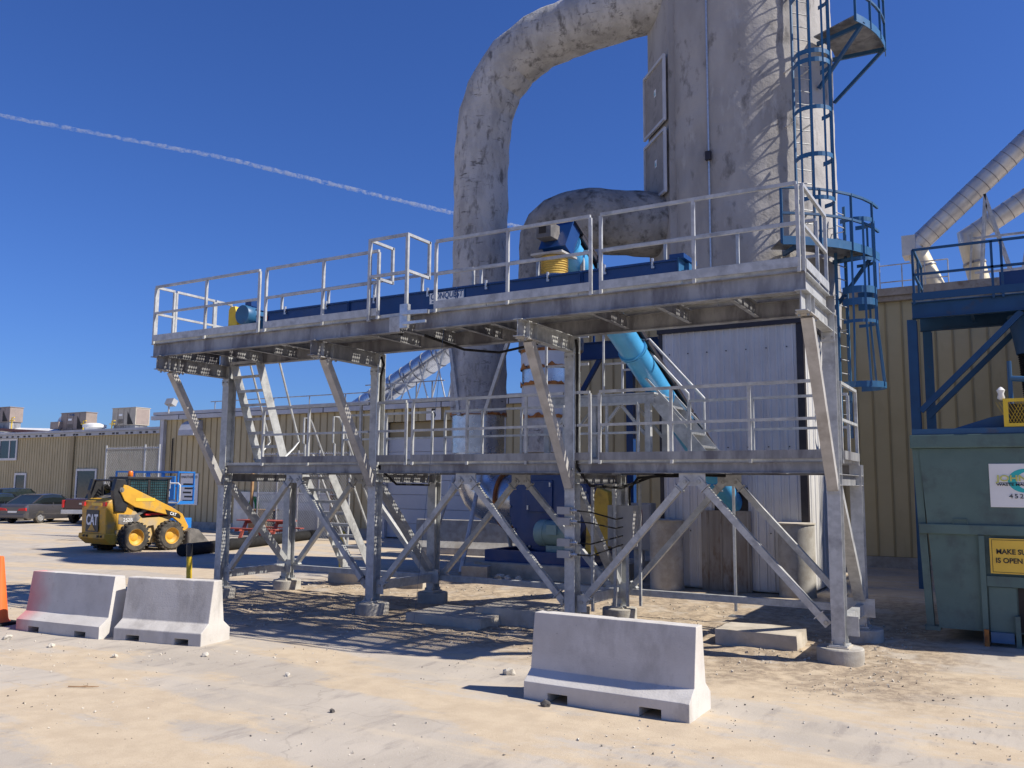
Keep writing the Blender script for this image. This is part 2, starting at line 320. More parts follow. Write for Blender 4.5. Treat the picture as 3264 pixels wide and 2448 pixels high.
# ---------------------------------------------------------------- galvanized platform
XC = (-11.28, -7.56, -3.77, 0.0); YB = 1.76
P = empty("steel_platform", (0, 0, 0), 0, "two level galvanized steel platform with guardrails, stairs and diagonal braces", "platform")
def bolts(parent, pts, n, r=.016, l=.022):
    for p in pts:
        p = Vector(p); MB().cyl(p, p+Vector(n)*l, r, n=6).build("bolt", bolt, parent)
for x in XC:
    c = MB().ibeam((x, .1, .17), (x, .1, 4.405), .165, .2, .012, .009, up=(0, 1, 0)).build("column", galv, P)
    MB().box(x-.11, x+.11, -.05, .25, .148, .168).build("base_plate", galv, c)
    bolts(c, [(x+sx_*.075, yy, .168) for sx_ in (-1, 1) for yy in (-.025, .225)], (0, 0, 1), .014, .05)
    for z0_, z1_ in ((2.06, 2.20), (4.02, 4.14)): MB().box(x-.084, x+.084, -.016, -.001, z0_, z1_).build("connection_plate", galv, c)
    bolts(c, [(x-.055, -.016, 2.105), (x+.055, -.016, 2.105), (x+.055, -.016, 2.37), (x-.055, -.016, 4.08), (x+.055, -.016, 4.08)], (0, -1, 0))
    for z_ in (2.30, 2.16, 4.15, 4.39): MB().box(x+.006, x+.08, .014, .186, z_, z_+.01).build("stiffener", galv, c)
    d = MB().ibeam((x, YB+.1, .17), (x, YB+.1, 2.465), .165, .2, .012, .009, up=(0, 1, 0)).build("column", galv, P)
    MB().box(x-.11, x+.11, YB-.05, YB+.25, .148, .168).build("base_plate", galv, d)
    bolts(d, [(x+sx_*.075, yy, .168) for sx_ in (-1, 1) for yy in (YB-.025, YB+.225)], (0, 0, 1), .014, .05)
    for z_ in (2.30, 2.16): MB().box(x+.006, x+.08, YB+.014, YB+.186, z_, z_+.01).build("stiffener", galv, d)
    # cantilever and knee brace
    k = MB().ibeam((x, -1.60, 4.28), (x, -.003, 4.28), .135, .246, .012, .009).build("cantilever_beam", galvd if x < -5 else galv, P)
    for yy in (-1.36, -1.14):
        for sg_ in (-1, 1): MB().box(x+sg_*.035-.029, x+sg_*.035+.029, yy-.005, yy+.005, 4.17, 4.39).build("stiffener", galv, k)
    MB().box(x-.09, x+.09, -1.50, -1.02, 4.142, 4.156).build("flange_plate", galvw, k)
    bolts(k, [(x+sx_*.05, yy, 4.142) for sx_ in (-1, 1) for yy in (-1.46, -1.06)], (0, 0, -1), .018, .03)
    MB().bar((x, -1.27, 4.142), (x, .0, 2.12), .135, .11, (0, 1, 1)).build("knee_brace", galvw, P)
    # ties, side diagonal
    MB().ibeam((x, .203, 2.235), (x, YB-.003, 2.235), .11, .15, .010, .008).build("cross_beam", galvd, P)
    MB().bar((x, .205, .40), (x, YB-.005, .40), .10, .15).build("base_strut", galv, P)
    MB().box(x+.085, x+.235, .08, .10, .28, .52).build("gusset", galv, P)
    MB().box(x-.20, x+.20, YB-.016, YB-.002, .30, .56).build("gusset", galv, P)
    MB().bar((x, .22, 2.10), (x, YB-.02, .56), .15, .10, (0, 1, 1)).build("side_brace", galv, P)
# main beams
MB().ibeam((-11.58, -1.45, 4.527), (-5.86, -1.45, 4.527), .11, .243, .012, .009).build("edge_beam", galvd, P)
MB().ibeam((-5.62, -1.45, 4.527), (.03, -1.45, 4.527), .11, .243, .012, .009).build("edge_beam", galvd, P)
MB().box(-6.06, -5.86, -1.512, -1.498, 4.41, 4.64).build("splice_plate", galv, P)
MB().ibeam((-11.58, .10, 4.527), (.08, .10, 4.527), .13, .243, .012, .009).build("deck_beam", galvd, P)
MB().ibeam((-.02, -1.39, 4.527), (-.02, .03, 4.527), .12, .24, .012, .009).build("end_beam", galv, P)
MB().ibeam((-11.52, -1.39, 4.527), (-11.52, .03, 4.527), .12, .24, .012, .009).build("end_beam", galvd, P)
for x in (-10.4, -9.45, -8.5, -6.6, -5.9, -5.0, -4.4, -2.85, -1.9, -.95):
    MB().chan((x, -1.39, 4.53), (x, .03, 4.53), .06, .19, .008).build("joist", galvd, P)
for i in range(3):
    a, c = XC[i]+.09, XC[i+1]-.09
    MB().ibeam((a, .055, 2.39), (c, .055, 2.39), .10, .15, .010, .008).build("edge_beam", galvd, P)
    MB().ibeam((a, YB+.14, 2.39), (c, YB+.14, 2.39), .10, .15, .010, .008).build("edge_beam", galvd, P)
    for f in (.25, .5, .75): MB().chan((a+(c-a)*f, .12, 2.39), (a+(c-a)*f, YB+.08, 2.39), .05, .12, .008).build("joist", galvd, P)
    mid = (a+c)/2
    for yy in (.055, YB+.10):
        g = MB().box(mid-.19, mid+.19, yy-.009, yy+.009, 2.14, 2.314).build("gusset", galv, P)
        for s in (-1, 1):
            foot = Vector((XC[i]+.16 if s < 0 else XC[i+1]-.16, yy+.05, .42)); top = Vector((mid+s*.10, yy, 2.20)); dr = (foot-top).normalized()
            p0, p1 = top+dr*.14, foot-dr*.12
            br = MB().bar(p0, p1, .09, .09, (0, 1, 0)).build("brace", galv, P)
            for e, sg in ((top, 1), (foot, -1)):
                pl = MB()
                for side in (-1, 1): pl.bar(e-dr*sg*.045+Vector((0, side*.022, 0)), e+dr*sg*.12+Vector((0, side*.022, 0)), .012, .11, dr.cross(Vector((0, 1, 0))))
                pl.bar(e+dr*sg*.118, e+dr*sg*.132, .16, .10, (0, 1, 0))
                pl.build("clevis", galv, br)
                MB().cyl(e+Vector((0, -.045, 0)), e+Vector((0, .045, 0)), .028, n=10).build("pin", bolt, br)
    MB().bar((XC[i]+.09, YB+.1, .40), (XC[i+1]-.09, YB+.1, .40), .10, .10).build("base_strut", galv, P)
# perforated deck planks
def plank_mesh(nx, ny, px, py, lip):
    m = MB(); X, Y = nx*px, ny*py
    for j in range(ny):
        for i in range(nx):
            x0, y0 = i*px, j*py; cx, cy = x0+px/2, y0+py/2; rx, ry = px*.46, py*.47
            solid = (j in (0, ny-1))
            if solid: m.add([(x0,y0,0),(x0+px,y0,0),(x0+px,y0+py,0),(x0,y0+py,0)], [(0,1,2,3)]); continue
            h = .006
            m.add([(x0,y0,0),(x0+px,y0,0),(x0+px,y0+py,0),(x0,y0+py,0),(cx,cy-ry,h),(cx+rx,cy,0),(cx,cy+ry,h),(cx-rx,cy,0)],
                  [(0,1,4),(1,5,4),(1,2,5),(2,6,5),(2,3,6),(3,7,6),(3,0,7),(0,4,7)])
    m.box(0, X, 0, .004, -lip, -.001).box(0, X, Y-.004, Y, -lip, -.001)
    me = bpy.data.meshes.new("plank"); me.from_pydata(m.v, [], m.f); return me
pmu = plank_mesh(22, 6, .0652, .0508, .05); pml = plank_mesh(22, 6, .0645, .0478, .045)
for r in range(5):
    for k in range(8):
        x0 = -11.56+k*1.443
        if r in (1, 2) and -6.2 < x0 < -5.8: continue
        link("deck_plank", pmu, galv, P, (x0, -1.47+r*.309, 4.703))
for r in range(6):
    for k in range(8):
        x0 = -11.34+k*1.424
        if r >= 4 and k == 0: pass
        link("deck_plank", pml, galv, P, (x0, .03+r*.30, 2.514))
# guardrails: mesh of top and mid rail, posts and toe board below it
def guard(a, c, z, posts, h=1.075, toe=True, mid=.56, ends=True, tz=.035, sec=.042, mat=None):
    a = Vector(a); c = Vector(c); d = (c-a).normalized(); m = mat or galv
    A, C = a+Vector((0, 0, z)), c+Vector((0, 0, z)); uz = Vector((0, 0, 1))
    g = MB().bar(A+uz*(h-sec/2), C+uz*(h-sec/2), sec, sec).build("guardrail", m, P)
    MB().bar(A+uz*mid, C+uz*mid, sec*.9, sec*.9).build("mid_rail", m, g)
    for f in posts:
        p = A+(C-A)*f; n = Vector((-d.y, d.x, 0))
        MB().bar(p-uz*.02, p+uz*(h-sec*.98), sec*.97, sec*.97, n).build("post", m, g)
    if toe:
        n = Vector((d.y, -d.x, 0))*.027
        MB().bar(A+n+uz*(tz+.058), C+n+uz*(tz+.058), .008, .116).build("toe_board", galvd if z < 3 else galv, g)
    return g
ZU, ZL = 4.655, 2.47
yu = -1.50
guard((-11.53, yu, 0), (-8.86, yu, 0), ZU, (0, .51, 1)); guard((-8.70, yu, 0), (-6.30, yu, 0), ZU, (0, .53, 1))
guard((-5.22, yu, 0), (-2.71, yu, 0), ZU, (0, .49, 1)); guard((-2.56, yu, 0), (-.03, yu, 0), ZU, (0, .50, 1))
guard((.01, -1.42, 0), (.01, -.02, 0), ZU, (0, 1))
guard((-9.95, .10, 0), (-5.6, .10, 0), ZU, (0, .27, .52, .76, 1)); guard((-5.45, .10, 0), (-.12, .10, 0), ZU, (0, .2, .4, .6, .8, 1))
# left end gate rails
guard((-11.55, -1.45, 0), (-11.55, -1.08, 0), ZU, (0, 1), toe=False); guard((-11.55, -1.03, 0), (-11.55, -.14, 0), ZU, (0, 1), toe=False); guard((-11.55, -.10, 0), (-11.55, .30, 0), ZU, (0, 1), toe=False)
# lower deck
guard((-10.2, .0, 0), (-7.66, .0, 0), ZL, (0, .45, .93)); guard((-7.46, .0, 0), (-6.85, .0, 0), ZL, (.02, 1))
guard((-6.71, .0, 0), (-3.87, .0, 0), ZL, (0, .385, .77)); guard((-3.67, .0, 0), (-3.43, .0, 0), ZL, (1,)); guard((-3.27, .0, 0), (-.10, .0, 0), ZL, (0, .35, .70))
guard((.06, .36, 0), (.06, 1.62, 0), ZL, (0, 1))
yb = YB+.19
guard((-9.95, yb, 0), (-7.7, yb, 0), ZL, (0, .5, 1)); guard((-7.4, yb, 0), (-4.85, yb, 0), ZL, (0, .33, .66, 1)); guard((-2.55, yb, 0), (-.10, yb, 0), ZL, (0, .42, 1)); guard((-4.6, yb, 0), (-3.45, yb, 0), ZL, (0, .5, 1))
# lift gate standing in the gap of the front rail: two tall frames and a crossbar
g = MB()
for x in (-6.44, -5.72):
    g.bar((x, -1.545, ZU-.05), (x, -1.545, 5.90), .045, .045, (0, 1, 0))
    g.bar((x, -1.53, 5.88), (x, -.98, 5.88), .042, .042).bar((x, -.985, 5.90), (x, -.985, 5.30), .042, .042, (0, 1, 0)).bar((x, -1.53, 5.32), (x, -.98, 5.32), .042, .042)
g.bar((-6.44, -1.545, 5.88), (-5.72, -1.545, 5.88), .042, .042).bar((-6.44, -1.545, 5.30), (-5.72, -1.545, 5.30), .042, .042)
gate = g.build("lift_gate", galv, P)
MB().bar((-5.74, -1.62, 4.66), (-5.26, -1.62, 4.64), .06, .06).bar((-5.74, -1.62, 4.50), (-5.30, -1.62, 4.50), .04, .04).build("gate_arm", zinc, gate)
MB().box(-5.80, -5.66, -1.60, -1.52, 4.44, 4.80).build("gate_bracket", zinc, gate)
MB().box(-6.16, -6.02, -1.36, -1.22, 4.40, 4.66).build("gate_motor", blkm, gate)
# stairs
def stair(x0, x1, top, bot, n, parent, rails=True):
    (y1, z1), (y2, z2) = top, bot
    s = MB().bar((x0, y1, z1), (x0, y2, z2), .012, .20, (0, 0, 1)).build("stair_stringer", galv, parent)
    MB().bar((x1, y1, z1), (x1, y2, z2), .012, .20, (0, 0, 1)).build("stair_stringer", galv, parent)
    for k in range(n):
        f = (k+.6)/n; y, z = y1+(y2-y1)*f, z1+(z2-z1)*f
        MB().box(x0+.008, x1-.008, y-.09, y+.11, z-.018, z).box(x0+.008, x1-.008, y-.09, y-.083, z-.055, z-.019).build("tread", galv, s)
    if rails:
        for x in (x0-.05, x1+.05):
            o = Vector((0, .30, .46)); a = Vector((x, y1, z1))+o; c = Vector((x, y2, z2))+o
            r = MB().tube([(x, y1+.05, z1+.30), a+Vector((0, -.12, .18)), a, c, c+Vector((0, -.16, -.16)), (x, y2-.12, z2+.10)], .021, 8).build("handrail", galv, s)
    return s
stair(-11.10, -10.40, (-.05, 4.62), (.80, 2.50), 8, P)
s2 = stair(-11.05, -10.30, (1.96, 2.42), (3.45, .20), 9, P, rails=False)
for x in (-11.09, -10.26):
    MB().tube([(x, 2.05, 2.48), (x, 2.05, 2.95), (x, 2.0, 2.98), (x, 2.0, 3.52), (x, 2.16, 3.52), (x, 2.24, 3.42), (x, 3.50, 1.22), (x, 3.50, .22)], .022, 8).bar((x, 2.3, 2.75), (x, 3.46, .75), .035, .035).build("handrail", galv, s2)
# landing behind the lower deck with a short stair down to the right
ld = MB().box(-5.35, -3.22, 2.10, 3.00, 3.69, 3.72).chan((-5.35, 2.10, 3.61), (-3.22, 2.10, 3.61), .05, .15, .008, side=-1).chan((-3.22, 2.10, 3.61), (-3.22, 3.0, 3.61), .05, .15, .008).build("landing", galv, P)
for x, y in ((-3.34, 2.14), (-3.34, 2.96), (-4.35, 2.14), (-5.28, 2.14), (-5.28, 2.96)):
    MB().bar((x, y, 2.47), (x, y, 3.54), .10, .10, (0, 1, 0)).build("leg", galv, ld)
    if x < -3.5: MB().bar((x+.05, y, 3.0), (x+.5, y, 3.53), .05, .05).build("knee", galv, ld)
    else: MB().bar((x-.05, y, 3.0), (x-.5, y, 3.53), .05, .05).build("knee", galv, ld)
for y in (2.12, 2.92): st = MB().bar((-3.22, y, 3.62), (-2.30, y, 2.50), .012, .22).build("stair_stringer", galv, P)
for k in range(5):
    f = (k+.7)/5; x, z = -3.22+.92*f, 3.66-1.15*f
    MB().box(x-.10, x+.12, 2.13, 2.91, z-.035, z).build("tread", zinc, st)
for y in (2.10, 2.94):
    MB().tube([(-4.15, y, 3.72), (-4.15, y, 4.78), (-3.62, y, 4.78), (-2.62, y, 3.66), (-2.62, y, 2.62)], .024, 8).bar((-4.15, y, 4.25), (-3.62, y, 4.25), .035, .035).bar((-3.62, y, 4.25), (-2.62, y, 3.14), .035, .035).build("handrail", galv, ld)
for x in (-5.3, -4.85): MB().bar((x, 2.12, 3.72), (x, 2.12, 4.80), .04, .04, (0, 1, 0)).build("post", galv, ld)
MB().bar((-5.3, 2.12, 4.78), (-4.45, 2.12, 4.78), .04, .04).bar((-5.3, 2.12, 4.28), (-4.45, 2.12, 4.28), .04, .04).build("handrail", galv, ld)
MB().box(-2.6, -2.2, 2.02, 3.0, 2.47, 2.50).build("deck_plate", galv, P)
# electrical fittings on the third column
x3 = XC[2]
for k, z in enumerate((1.76, 1.60, 1.29, 1.12)):
    bx_ = MB().box(x3-.16, x3+.05, -.10, -.02, z-.055, z+.055).build("switch_box", greyb, P)
    MB().cyl((x3+.05, -.06, z), (x3+.16, -.06, z), .022, n=8).cyl((x3+.10, -.06, z), (x3+.13, -.06, z), .034, n=8).build("cable_gland", zinc, bx_)
    MB().tube([(x3+.15, -.06, z), (x3+.3, .1, z-.02), (x3+.42, .75, 1.62-.14*k), (x3+.30, 1.30, 1.62-.14*k)], .012, 6).build("cable", blk, bx_)
jb = MB().box(x3+.02, x3+.46, 1.34, 1.56, 1.16, 1.82).build("junction_box", greyb, P, bevel=.008)
for x in (-3.58, -3.30, -3.12, -2.92)[:4]: pass
for x, y in ((-3.66, .62), (-3.58, 1.30), (-3.42, 1.42), (-3.28, 1.62)):
    MB().chan((x, y, .22), (x, y, 2.17), .04, .042, .004, up=(0, 1, 0)).build("strut_channel", galv, P)
MB().tube([(x3+.10, .02, 4.34), (x3+.13, .0, 4.2), (x3+.13, .0, 2.7), (x3+.12, .02, 2.4), (x3+.25, .2, 2.13), (x3+.4, 1.0, 2.10), (x3+.45, 1.6, 2.2), (-3.0, 1.70, 2.33), (-1.9, 1.70, 2.30)], .022, 8).build("cable", blk, P, 40)
MB().tube([(x3+.36, 1.46, 1.82), (x3+.36, 1.46, 2.08), (x3+.52, 1.42, 2.26), (-2.9, 1.4, 2.29), (-2.1, 1.0, 2.29)], .022, 8).build("cable", blk, P, 40)
MB().tube([(XC[1]+.10, .05, 4.34), (XC[1]+.16, .05, 4.2), (XC[1]+.10, .05, 4.0), (XC[1]+.10, .03, 2.7), (XC[1]+.13, .05, 2.4), (XC[1]+.3, .3, 2.13), (XC[1]+.2, 1.4, 2.12)], .020, 8).build("cable", blk, P, 40)
MB().tube([(-5.7, -1.1, 4.40), (-5.3, -.6, 4.22), (-4.9, -.2, 4.20), (-4.2, .0, 4.34)], .02, 8).build("cable", blk, P, 40)
for x in (XC[1], XC[2]): MB().cyl((x+.088, -.02, 2.5), (x+.088, -.02, 4.2), .012, n=8).build("conduit", zinc, P)
pole = MB().chan((-2.02, 2.6, .12), (-2.02, 2.6, 2.3), .04, .042, .004, up=(0, 1, 0)).box(-2.14, -1.90, 2.5, 2.7, .03, .05).build("strut_channel", zinc, P)
# footings
for i, x in enumerate(XC):
    for j, y in enumerate((.1, YB+.1)):
        f = MB().lathe([(.285, -.25), (.285, .118), (.275, .132), (.20, .134)], 32, (0, 0, 0))
        o = f.build("concrete_footing", conc2, None, 35, loc=(x, y, 0))
        MB().box(-.13, .13, -.17, .17, .118, .147).build("grout_pad", slabm, o)
        tag(o, "round concrete footing under the %s column of the %s row" % (("leftmost", "second", "third", "rightmost")[i], ("front", "back")[j]), "footing", "round footings under the platform columns")
# fix: second footing seam
# ---------------------------------------------------------------- concrete barriers
def barrier_mesh(Ln, seed):
    h = .83; s0, s1, wd = .22*Ln, .78*Ln, .11
    prof = [(-.305,0),(-.305,.09),(-.305,.175),(-.232,.228),(-.16,.28),(-.135,.46),(-.11,.65),(-.085,.83),(0,.83),(.085,.83),(.11,.65),(.135,.46),(.16,.28),(.232,.228),(.305,.175),(.305,.09),(.305,0)]
    xs = sorted(set([0, Ln, s0-wd, s0+wd, s1-wd, s1+wd]+[Ln*k/26 for k in range(1, 26)])); n = len(prof); bm = bmesh.new(); G = []
    for x in xs: G.append([bm.verts.new((x, y, z)) for y, z in prof])
    def pk(x): return s0-wd-1e-6 <= x <= s0+wd+1e-6 or s1-wd-1e-6 <= x <= s1+wd+1e-6
    for i in range(len(xs)-1):
        pock = pk(xs[i]) and pk(xs[i+1]) and (xs[i+1]-xs[i]) < .3
        for k in range(n-1):
            if pock and k in (0, n-2): continue
            bm.faces.new((G[i][k], G[i+1][k], G[i+1][k+1], G[i][k+1]))
        if pock: bm.faces.new((G[i][1], G[i][n-2], G[i+1][n-2], G[i+1][1]))
    bm.faces.new(G[0]); bm.faces.new(G[-1][::-1])
    for x in (s0-wd, s0+wd, s1-wd, s1+wd):
        i = min(range(len(xs)), key=lambda q: abs(xs[q]-x)); bm.faces.new((G[i][0], G[i][1], G[i][n-2], G[i][n-1]))
    for i, x in enumerate(xs):
        for k, v in enumerate(G[i]):
            a = noise.noise((x*3+seed*9, k*.9, 2)); v.co.y += a*.004*(1 if v.co.y > 0 else -1)
            if k in (2, 7, 9, 14):
                c = noise.noise((x*9+seed*5, k*3.1, 6))
                if c > .48: v.co.z -= (c-.46)*.07; v.co.y *= 1-(c-.46)*.15
    bmesh.ops.recalc_face_normals(bm, faces=bm.faces)
    me = bpy.data.meshes.new("barrier"); bm.to_mesh(me); bm.free(); return me
redconc = conc.copy(); redconc.name = "spray_marked_concrete"
t = redconc.node_tree; b = t.nodes["Principled BSDF"]; L = t.links.new
src = b.inputs["Base Color"].links[0].from_socket
co = N(t, "ShaderNodeTexCoord"); sp = N(t, "ShaderNodeSeparateXYZ"); L(co.outputs["Object"], sp.inputs[0])
nn = N(t, "ShaderNodeTexNoise"); nn.inputs["Scale"].default_value = 3.0; L(co.outputs["Object"], nn.inputs["Vector"])
ma = N(t, "ShaderNodeMath", operation='MULTIPLY_ADD'); L(nn.outputs["Fac"], ma.inputs[0]); ma.inputs[1].default_value = .5; L(sp.outputs[0], ma.inputs[2])
mr = N(t, "ShaderNodeMapRange"); mr.interpolation_type = 'SMOOTHSTEP'
for i, v in enumerate((.22, .75, .72, 0)): mr.inputs[i+1].default_value = v
L(ma.outputs[0], mr.inputs[0])
mx = N(t, "ShaderNodeMix", data_type='RGBA'); L(mr.outputs[0], mx.inputs[0]); L(src, mx.inputs[6]); mx.inputs[7].default_value = (.62, .16, .17, 1); L(mx.outputs[2], b.inputs["Base Color"])
def barrier(p0, p1, mat, label, Ln):
    a = math.atan2(p1[1]-p0[1], p1[0]-p0[0])
    o = link("concrete_barrier", barrier_mesh(Ln, Ln), mat, None, (p0[0]-math.sin(a)*.305, p0[1]+math.cos(a)*.305, -.01), (0, 0, a))
    bv = o.modifiers.new("bevel", 'BEVEL'); bv.width = .010; bv.segments = 2; bv.limit_method = 'ANGLE'; bv.angle_limit = R(30)
    return tag(o, label, "barrier", "short precast concrete barriers")
barrier((-2.36, -3.86), (-.66, -3.88), conc, "short concrete barrier standing alone in front of the platform", 1.74)
barrier((-8.66, -4.03), (-7.29, -3.74), conc, "short grey concrete barrier right of the red sprayed one", 1.42)
barrier((-10.50, -4.29), (-8.86, -4.11), redconc, "short concrete barrier with red spray paint on its left edge", 1.65)
# cone
cn = empty("traffic_cone", (-11.22, -4.17, 0), .1, "tall orange traffic cone on a black base beside the red marked barrier", "traffic cone")
MB().lathe([(.19, .05), (.165, .08), (.155, .12), (.045, 1.0), (.03, 1.01)], 28).build("cone_body", orange, cn, 40)
MB().box(-.25, .25, -.25, .25, 0, .045).build("base", blk, cn, bevel=.012)
# bollard
bo = empty("bollard", (-11.17, -.72, 0), 0, "yellow steel bollard with a black top behind the second barrier", "bollard"); bo.rotation_euler = (0, R(-3), 0)
MB().lathe([(.05, -.1), (.05, .78)], 16, (0, 0, 0)).build("post", yel, bo, 40)
MB().lathe([(.056, .78), (.056, 1.0), (.035, 1.02), (.0, 1.025)], 16).build("cap", blkm, bo, 40)
# slabs
def slab(name, x0, x1, y0, y1, h, label, rz=0, mat=None, cat="slab"):
    m = MB(); n = 10; top = []; cx, cy = (x0+x1)/2, (y0+y1)/2
    me_ = bpy.data.meshes.new(name); bm = bmesh.new(); bmesh.ops.create_cube(bm, size=1)
    for v in bm.verts: v.co = Vector((v.co.x*(x1-x0), v.co.y*(y1-y0), (v.co.z+.5)*(h+.1)-.1))
    bmesh.ops.subdivide_edges(bm, edges=bm.edges, cuts=7, use_grid_fill=True)
    for v in bm.verts:
        k = noise.noise_vector((v.co.x*3.3+cx, v.co.y*3.3+cy, v.co.z*3)); edgey = abs(abs(v.co.x)-(x1-x0)/2) < .01 or abs(abs(v.co.y)-(y1-y0)/2) < .01
        v.co += Vector((k.x, k.y, k.z*.4))*(.03 if edgey else .008)
    bm.to_mesh(me_); bm.free()
    o = link(name, me_, mat or slabm, None, (cx, cy, 0), (0, 0, rz)); return tag(o, label, cat)
slab("concrete_slab", -1.72, -.62, .46, 1.20, .16, "broken concrete slab beside the rightmost front column", .0)
slab("concrete_slab", -5.55, -4.02, .25, 1.25, .20, "low concrete slab under the platform behind the lone barrier", .0)
slab("concrete_slab", -6.5, -5.1, -.35, .75, .10, "thin dark concrete slab left of the third column", .0)
slab("concrete_slab", -9.25, -5.9, 5.9, 9.0, .32, "thick concrete slab carrying the blue fan")
slab("concrete_block", -9.55, -8.85, 3.3, 3.75, .20, "long low concrete kerb behind the second back footing", cat="kerb")
slab("concrete_pad", -11.35, -10.05, 3.2, 4.1, .18, "concrete pad at the foot of the lower stair")
slab("concrete_block", -9.05, -8.45, 5.0, 5.5, .30, "rough concrete chunk under the slanting duct leg", .3, conc2, "block")
# rocks and rubble
def rock_mesh(seed, sub=2):
    bm = bmesh.new(); bmesh.ops.create_icosphere(bm, subdivisions=sub, radius=1)
    for v in bm.verts: v.co *= 1+.55*noise.noise(v.co*1.1+Vector((seed*7.3, 0, 0)))+.15*noise.noise(v.co*3+Vector((0, seed*3.1, 0)))
    me = bpy.data.meshes.new("rock"); bm.to_mesh(me); bm.free(); return me
rk = [rock_mesh(i) for i in range(4)]
def rock(x, y, r, mat, label):
    me = rk[random.randrange(4)].copy(); o = link("rock", me, mat, None, (x, y, ground_h(x, y)+r*.35), (random.random()*6, random.random(), random.random()*6)); o.scale = (r, r*.8, r*.65)
    return tag(o, label, "rock", "loose rocks on the yard")
rock(-3.02, -3.02, .075, stone, "large pale rock left of the lone barrier")
rock(-2.02, -4.02, .05, stonek, "dark rock at the lone barrier's left foot")
rock(-3.62, -5.28, .032, stonek, "small dark rock on the bare concrete of the foreground")
rock(-5.05, -4.42, .04, stone, "small pale rock in the middle of the foreground sand")
rock(-6.75, -4.1, .05, stone, "pale rock to the right of the second barrier's end")
rock(-8.9, -4.75, .05, stone, "pale rock in front of the gap between the left barriers")
rock(-9.9, -4.75, .06, stone, "pale rock in front of the red sprayed barrier")
rock(-7.6, -4.75, .04, stone, "small pale rock in front of the second barrier")
rock(-8.2, 5.35, .13, stone, "jagged pale rock lying before the fan slab, left")
rock(-7.95, 5.3, .12, stone, "jagged pale rock lying before the fan slab, middle")
rock(-7.7, 5.32, .10, stone, "jagged pale rock lying before the fan slab, right")
def pebbles(n, area, rmin, rmax, mat, name, label, clump=None):
    base = [Vector(p) for p in ((1,0,0),(-.5,.8,0),(-.6,-.7,.1),(.1,.1,.8),(0,-.1,-.5),(.3,.7,.2))]
    fcs = [(0,5,3),(5,1,3),(1,2,3),(2,0,3),(0,4,5),(5,4,1),(1,4,2),(2,4,0)]
    m = MB()
    for _ in range(n):
        x, y = random.uniform(*area[:2]), random.uniform(*area[2:])
        if clump and noise.noise((x*clump, y*clump, 5)) < random.uniform(-.15, .3): continue
        r = rmin*(rmax/rmin)**(random.random()**2.2); a = random.random()*6.28; q = Matrix.Rotation(a, 3, 'Z') @ Matrix.Rotation(random.random()*6, 3, 'X')
        z = ground_h(x, y)+r*.3
        m.add([(q @ (v*r*random.uniform(.7, 1.2)))+Vector((x, y, z)) for v in base], fcs)
    me = bpy.data.meshes.new(name); me.from_pydata(m.v, [], m.f)
    return tag(link(name, me, mat), label, None, None, "stuff")
pebbles(4200, (-13, 3, -8.5, 1.5), .006, .022, stone, "gravel", "pale loose gravel scattered over the yard", .8)
pebbles(1500, (-13, 3.2, -8, 1.5), .005, .016, stonek, "dark_gravel", "dark crumbs of dirt scattered over the yard", .7)
pebbles(6500, (-11.8, .8, -2.3, 4.2), .006, .035, slabm, "rubble", "crumbled dirt and rubble under the platform", .9)
pebbles(380, (-1.2, 3.0, -5.5, -.2), .006, .018, stonek, "dirt_crumbs", "dark clods of dirt right of the lone barrier", 1.1)
def twig(x, y, a, l, label):
    m = MB(); p = Vector((x, y, .012)); pts = [p]
    for k in range(5): a += random.uniform(-.4, .4); p = p+Vector((math.cos(a), math.sin(a), 0))*l/5; pts.append(p)
    m.tube(pts, [.006]*5+[.003], 5); m.tube([pts[2], pts[2]+Vector((.06, .05, .01))], .003, 4)
    tag(m.build("twig", wood, None), label, "twig", "twigs on the yard")
twig(-6.6, -6.0, .2, .32, "thin dry twig lying on the foreground sand at the left")
twig(.55, -5.15, -1.2, .3, "dry twig bundle on the foreground at the right")
# ---------------------------------------------------------------- blue trough conveyor
T = empty("trough_conveyor", (-5.45, -.72, 4.7), 0, "long dark blue trough conveyor lying on the upper deck", "conveyor")
o_ = Vector((-5.45, -.72, 4.7))
def loc(m): m.v = [tuple(Vector(v)-o_) for v in m.v]; return m
seg = (-9.25, -7.35, -5.2, -3.1, -1.68)
for i in range(4):
    a, c = seg[i]+.008, seg[i+1]-.008
    bdy = loc(MB().box(a, c, -.955, -.485, 4.72, 5.10)).build("trough", blued, T)
    loc(MB().box(a, c, -.985, -.455, 5.101, 5.128)).build("cover", blued, bdy)
    for e0 in (a, c-.012): loc(MB().box(e0, e0+.012, -.985, -.455, 4.70, 5.10)).build("flange", blued, bdy)
    n = max(2, int((c-a)/.72))
    for k in range(n):
        x = a+(c-a)*(k+.5)/n
        loc(MB().box(x-.012, x+.012, -1.0, -.96, 5.06, 5.17).box(x-.012, x+.03, -1.0, -.99, 5.03, 5.06)).build("clamp", zinc, bdy)
for x in (-8.9, -7.0, -5.2, -3.3, -1.9): loc(MB().box(x-.04, x+.04, -.99, -.45, 4.705, 4.72)).build("foot", blued, T)
loc(MB().box(-1.68, -1.665, -1.0, -.44, 4.71, 5.14).box(-1.665, -1.60, -.90, -.54, 4.90, 4.98).box(-1.665, -1.60, -.78, -.66, 5.0, 5.10)).build("end_plate", blueb, T)
loc(MB().box(-1.80, -1.60, -.99, -.45, 5.129, 5.19)).build("hood", blued, T)
loc(MB().cyl((-1.66, -.72, 4.90), (-1.52, -.72, 4.90), .05, n=12)).build("bearing", blkm, T)
dr = loc(MB().cyl((-9.55, -.72, 5.02), (-9.26, -.72, 5.02), .13, n=16).box(-9.62, -9.30, -.86, -.58, 4.80, 5.06)).build("gearbox", blueb, T, 40)
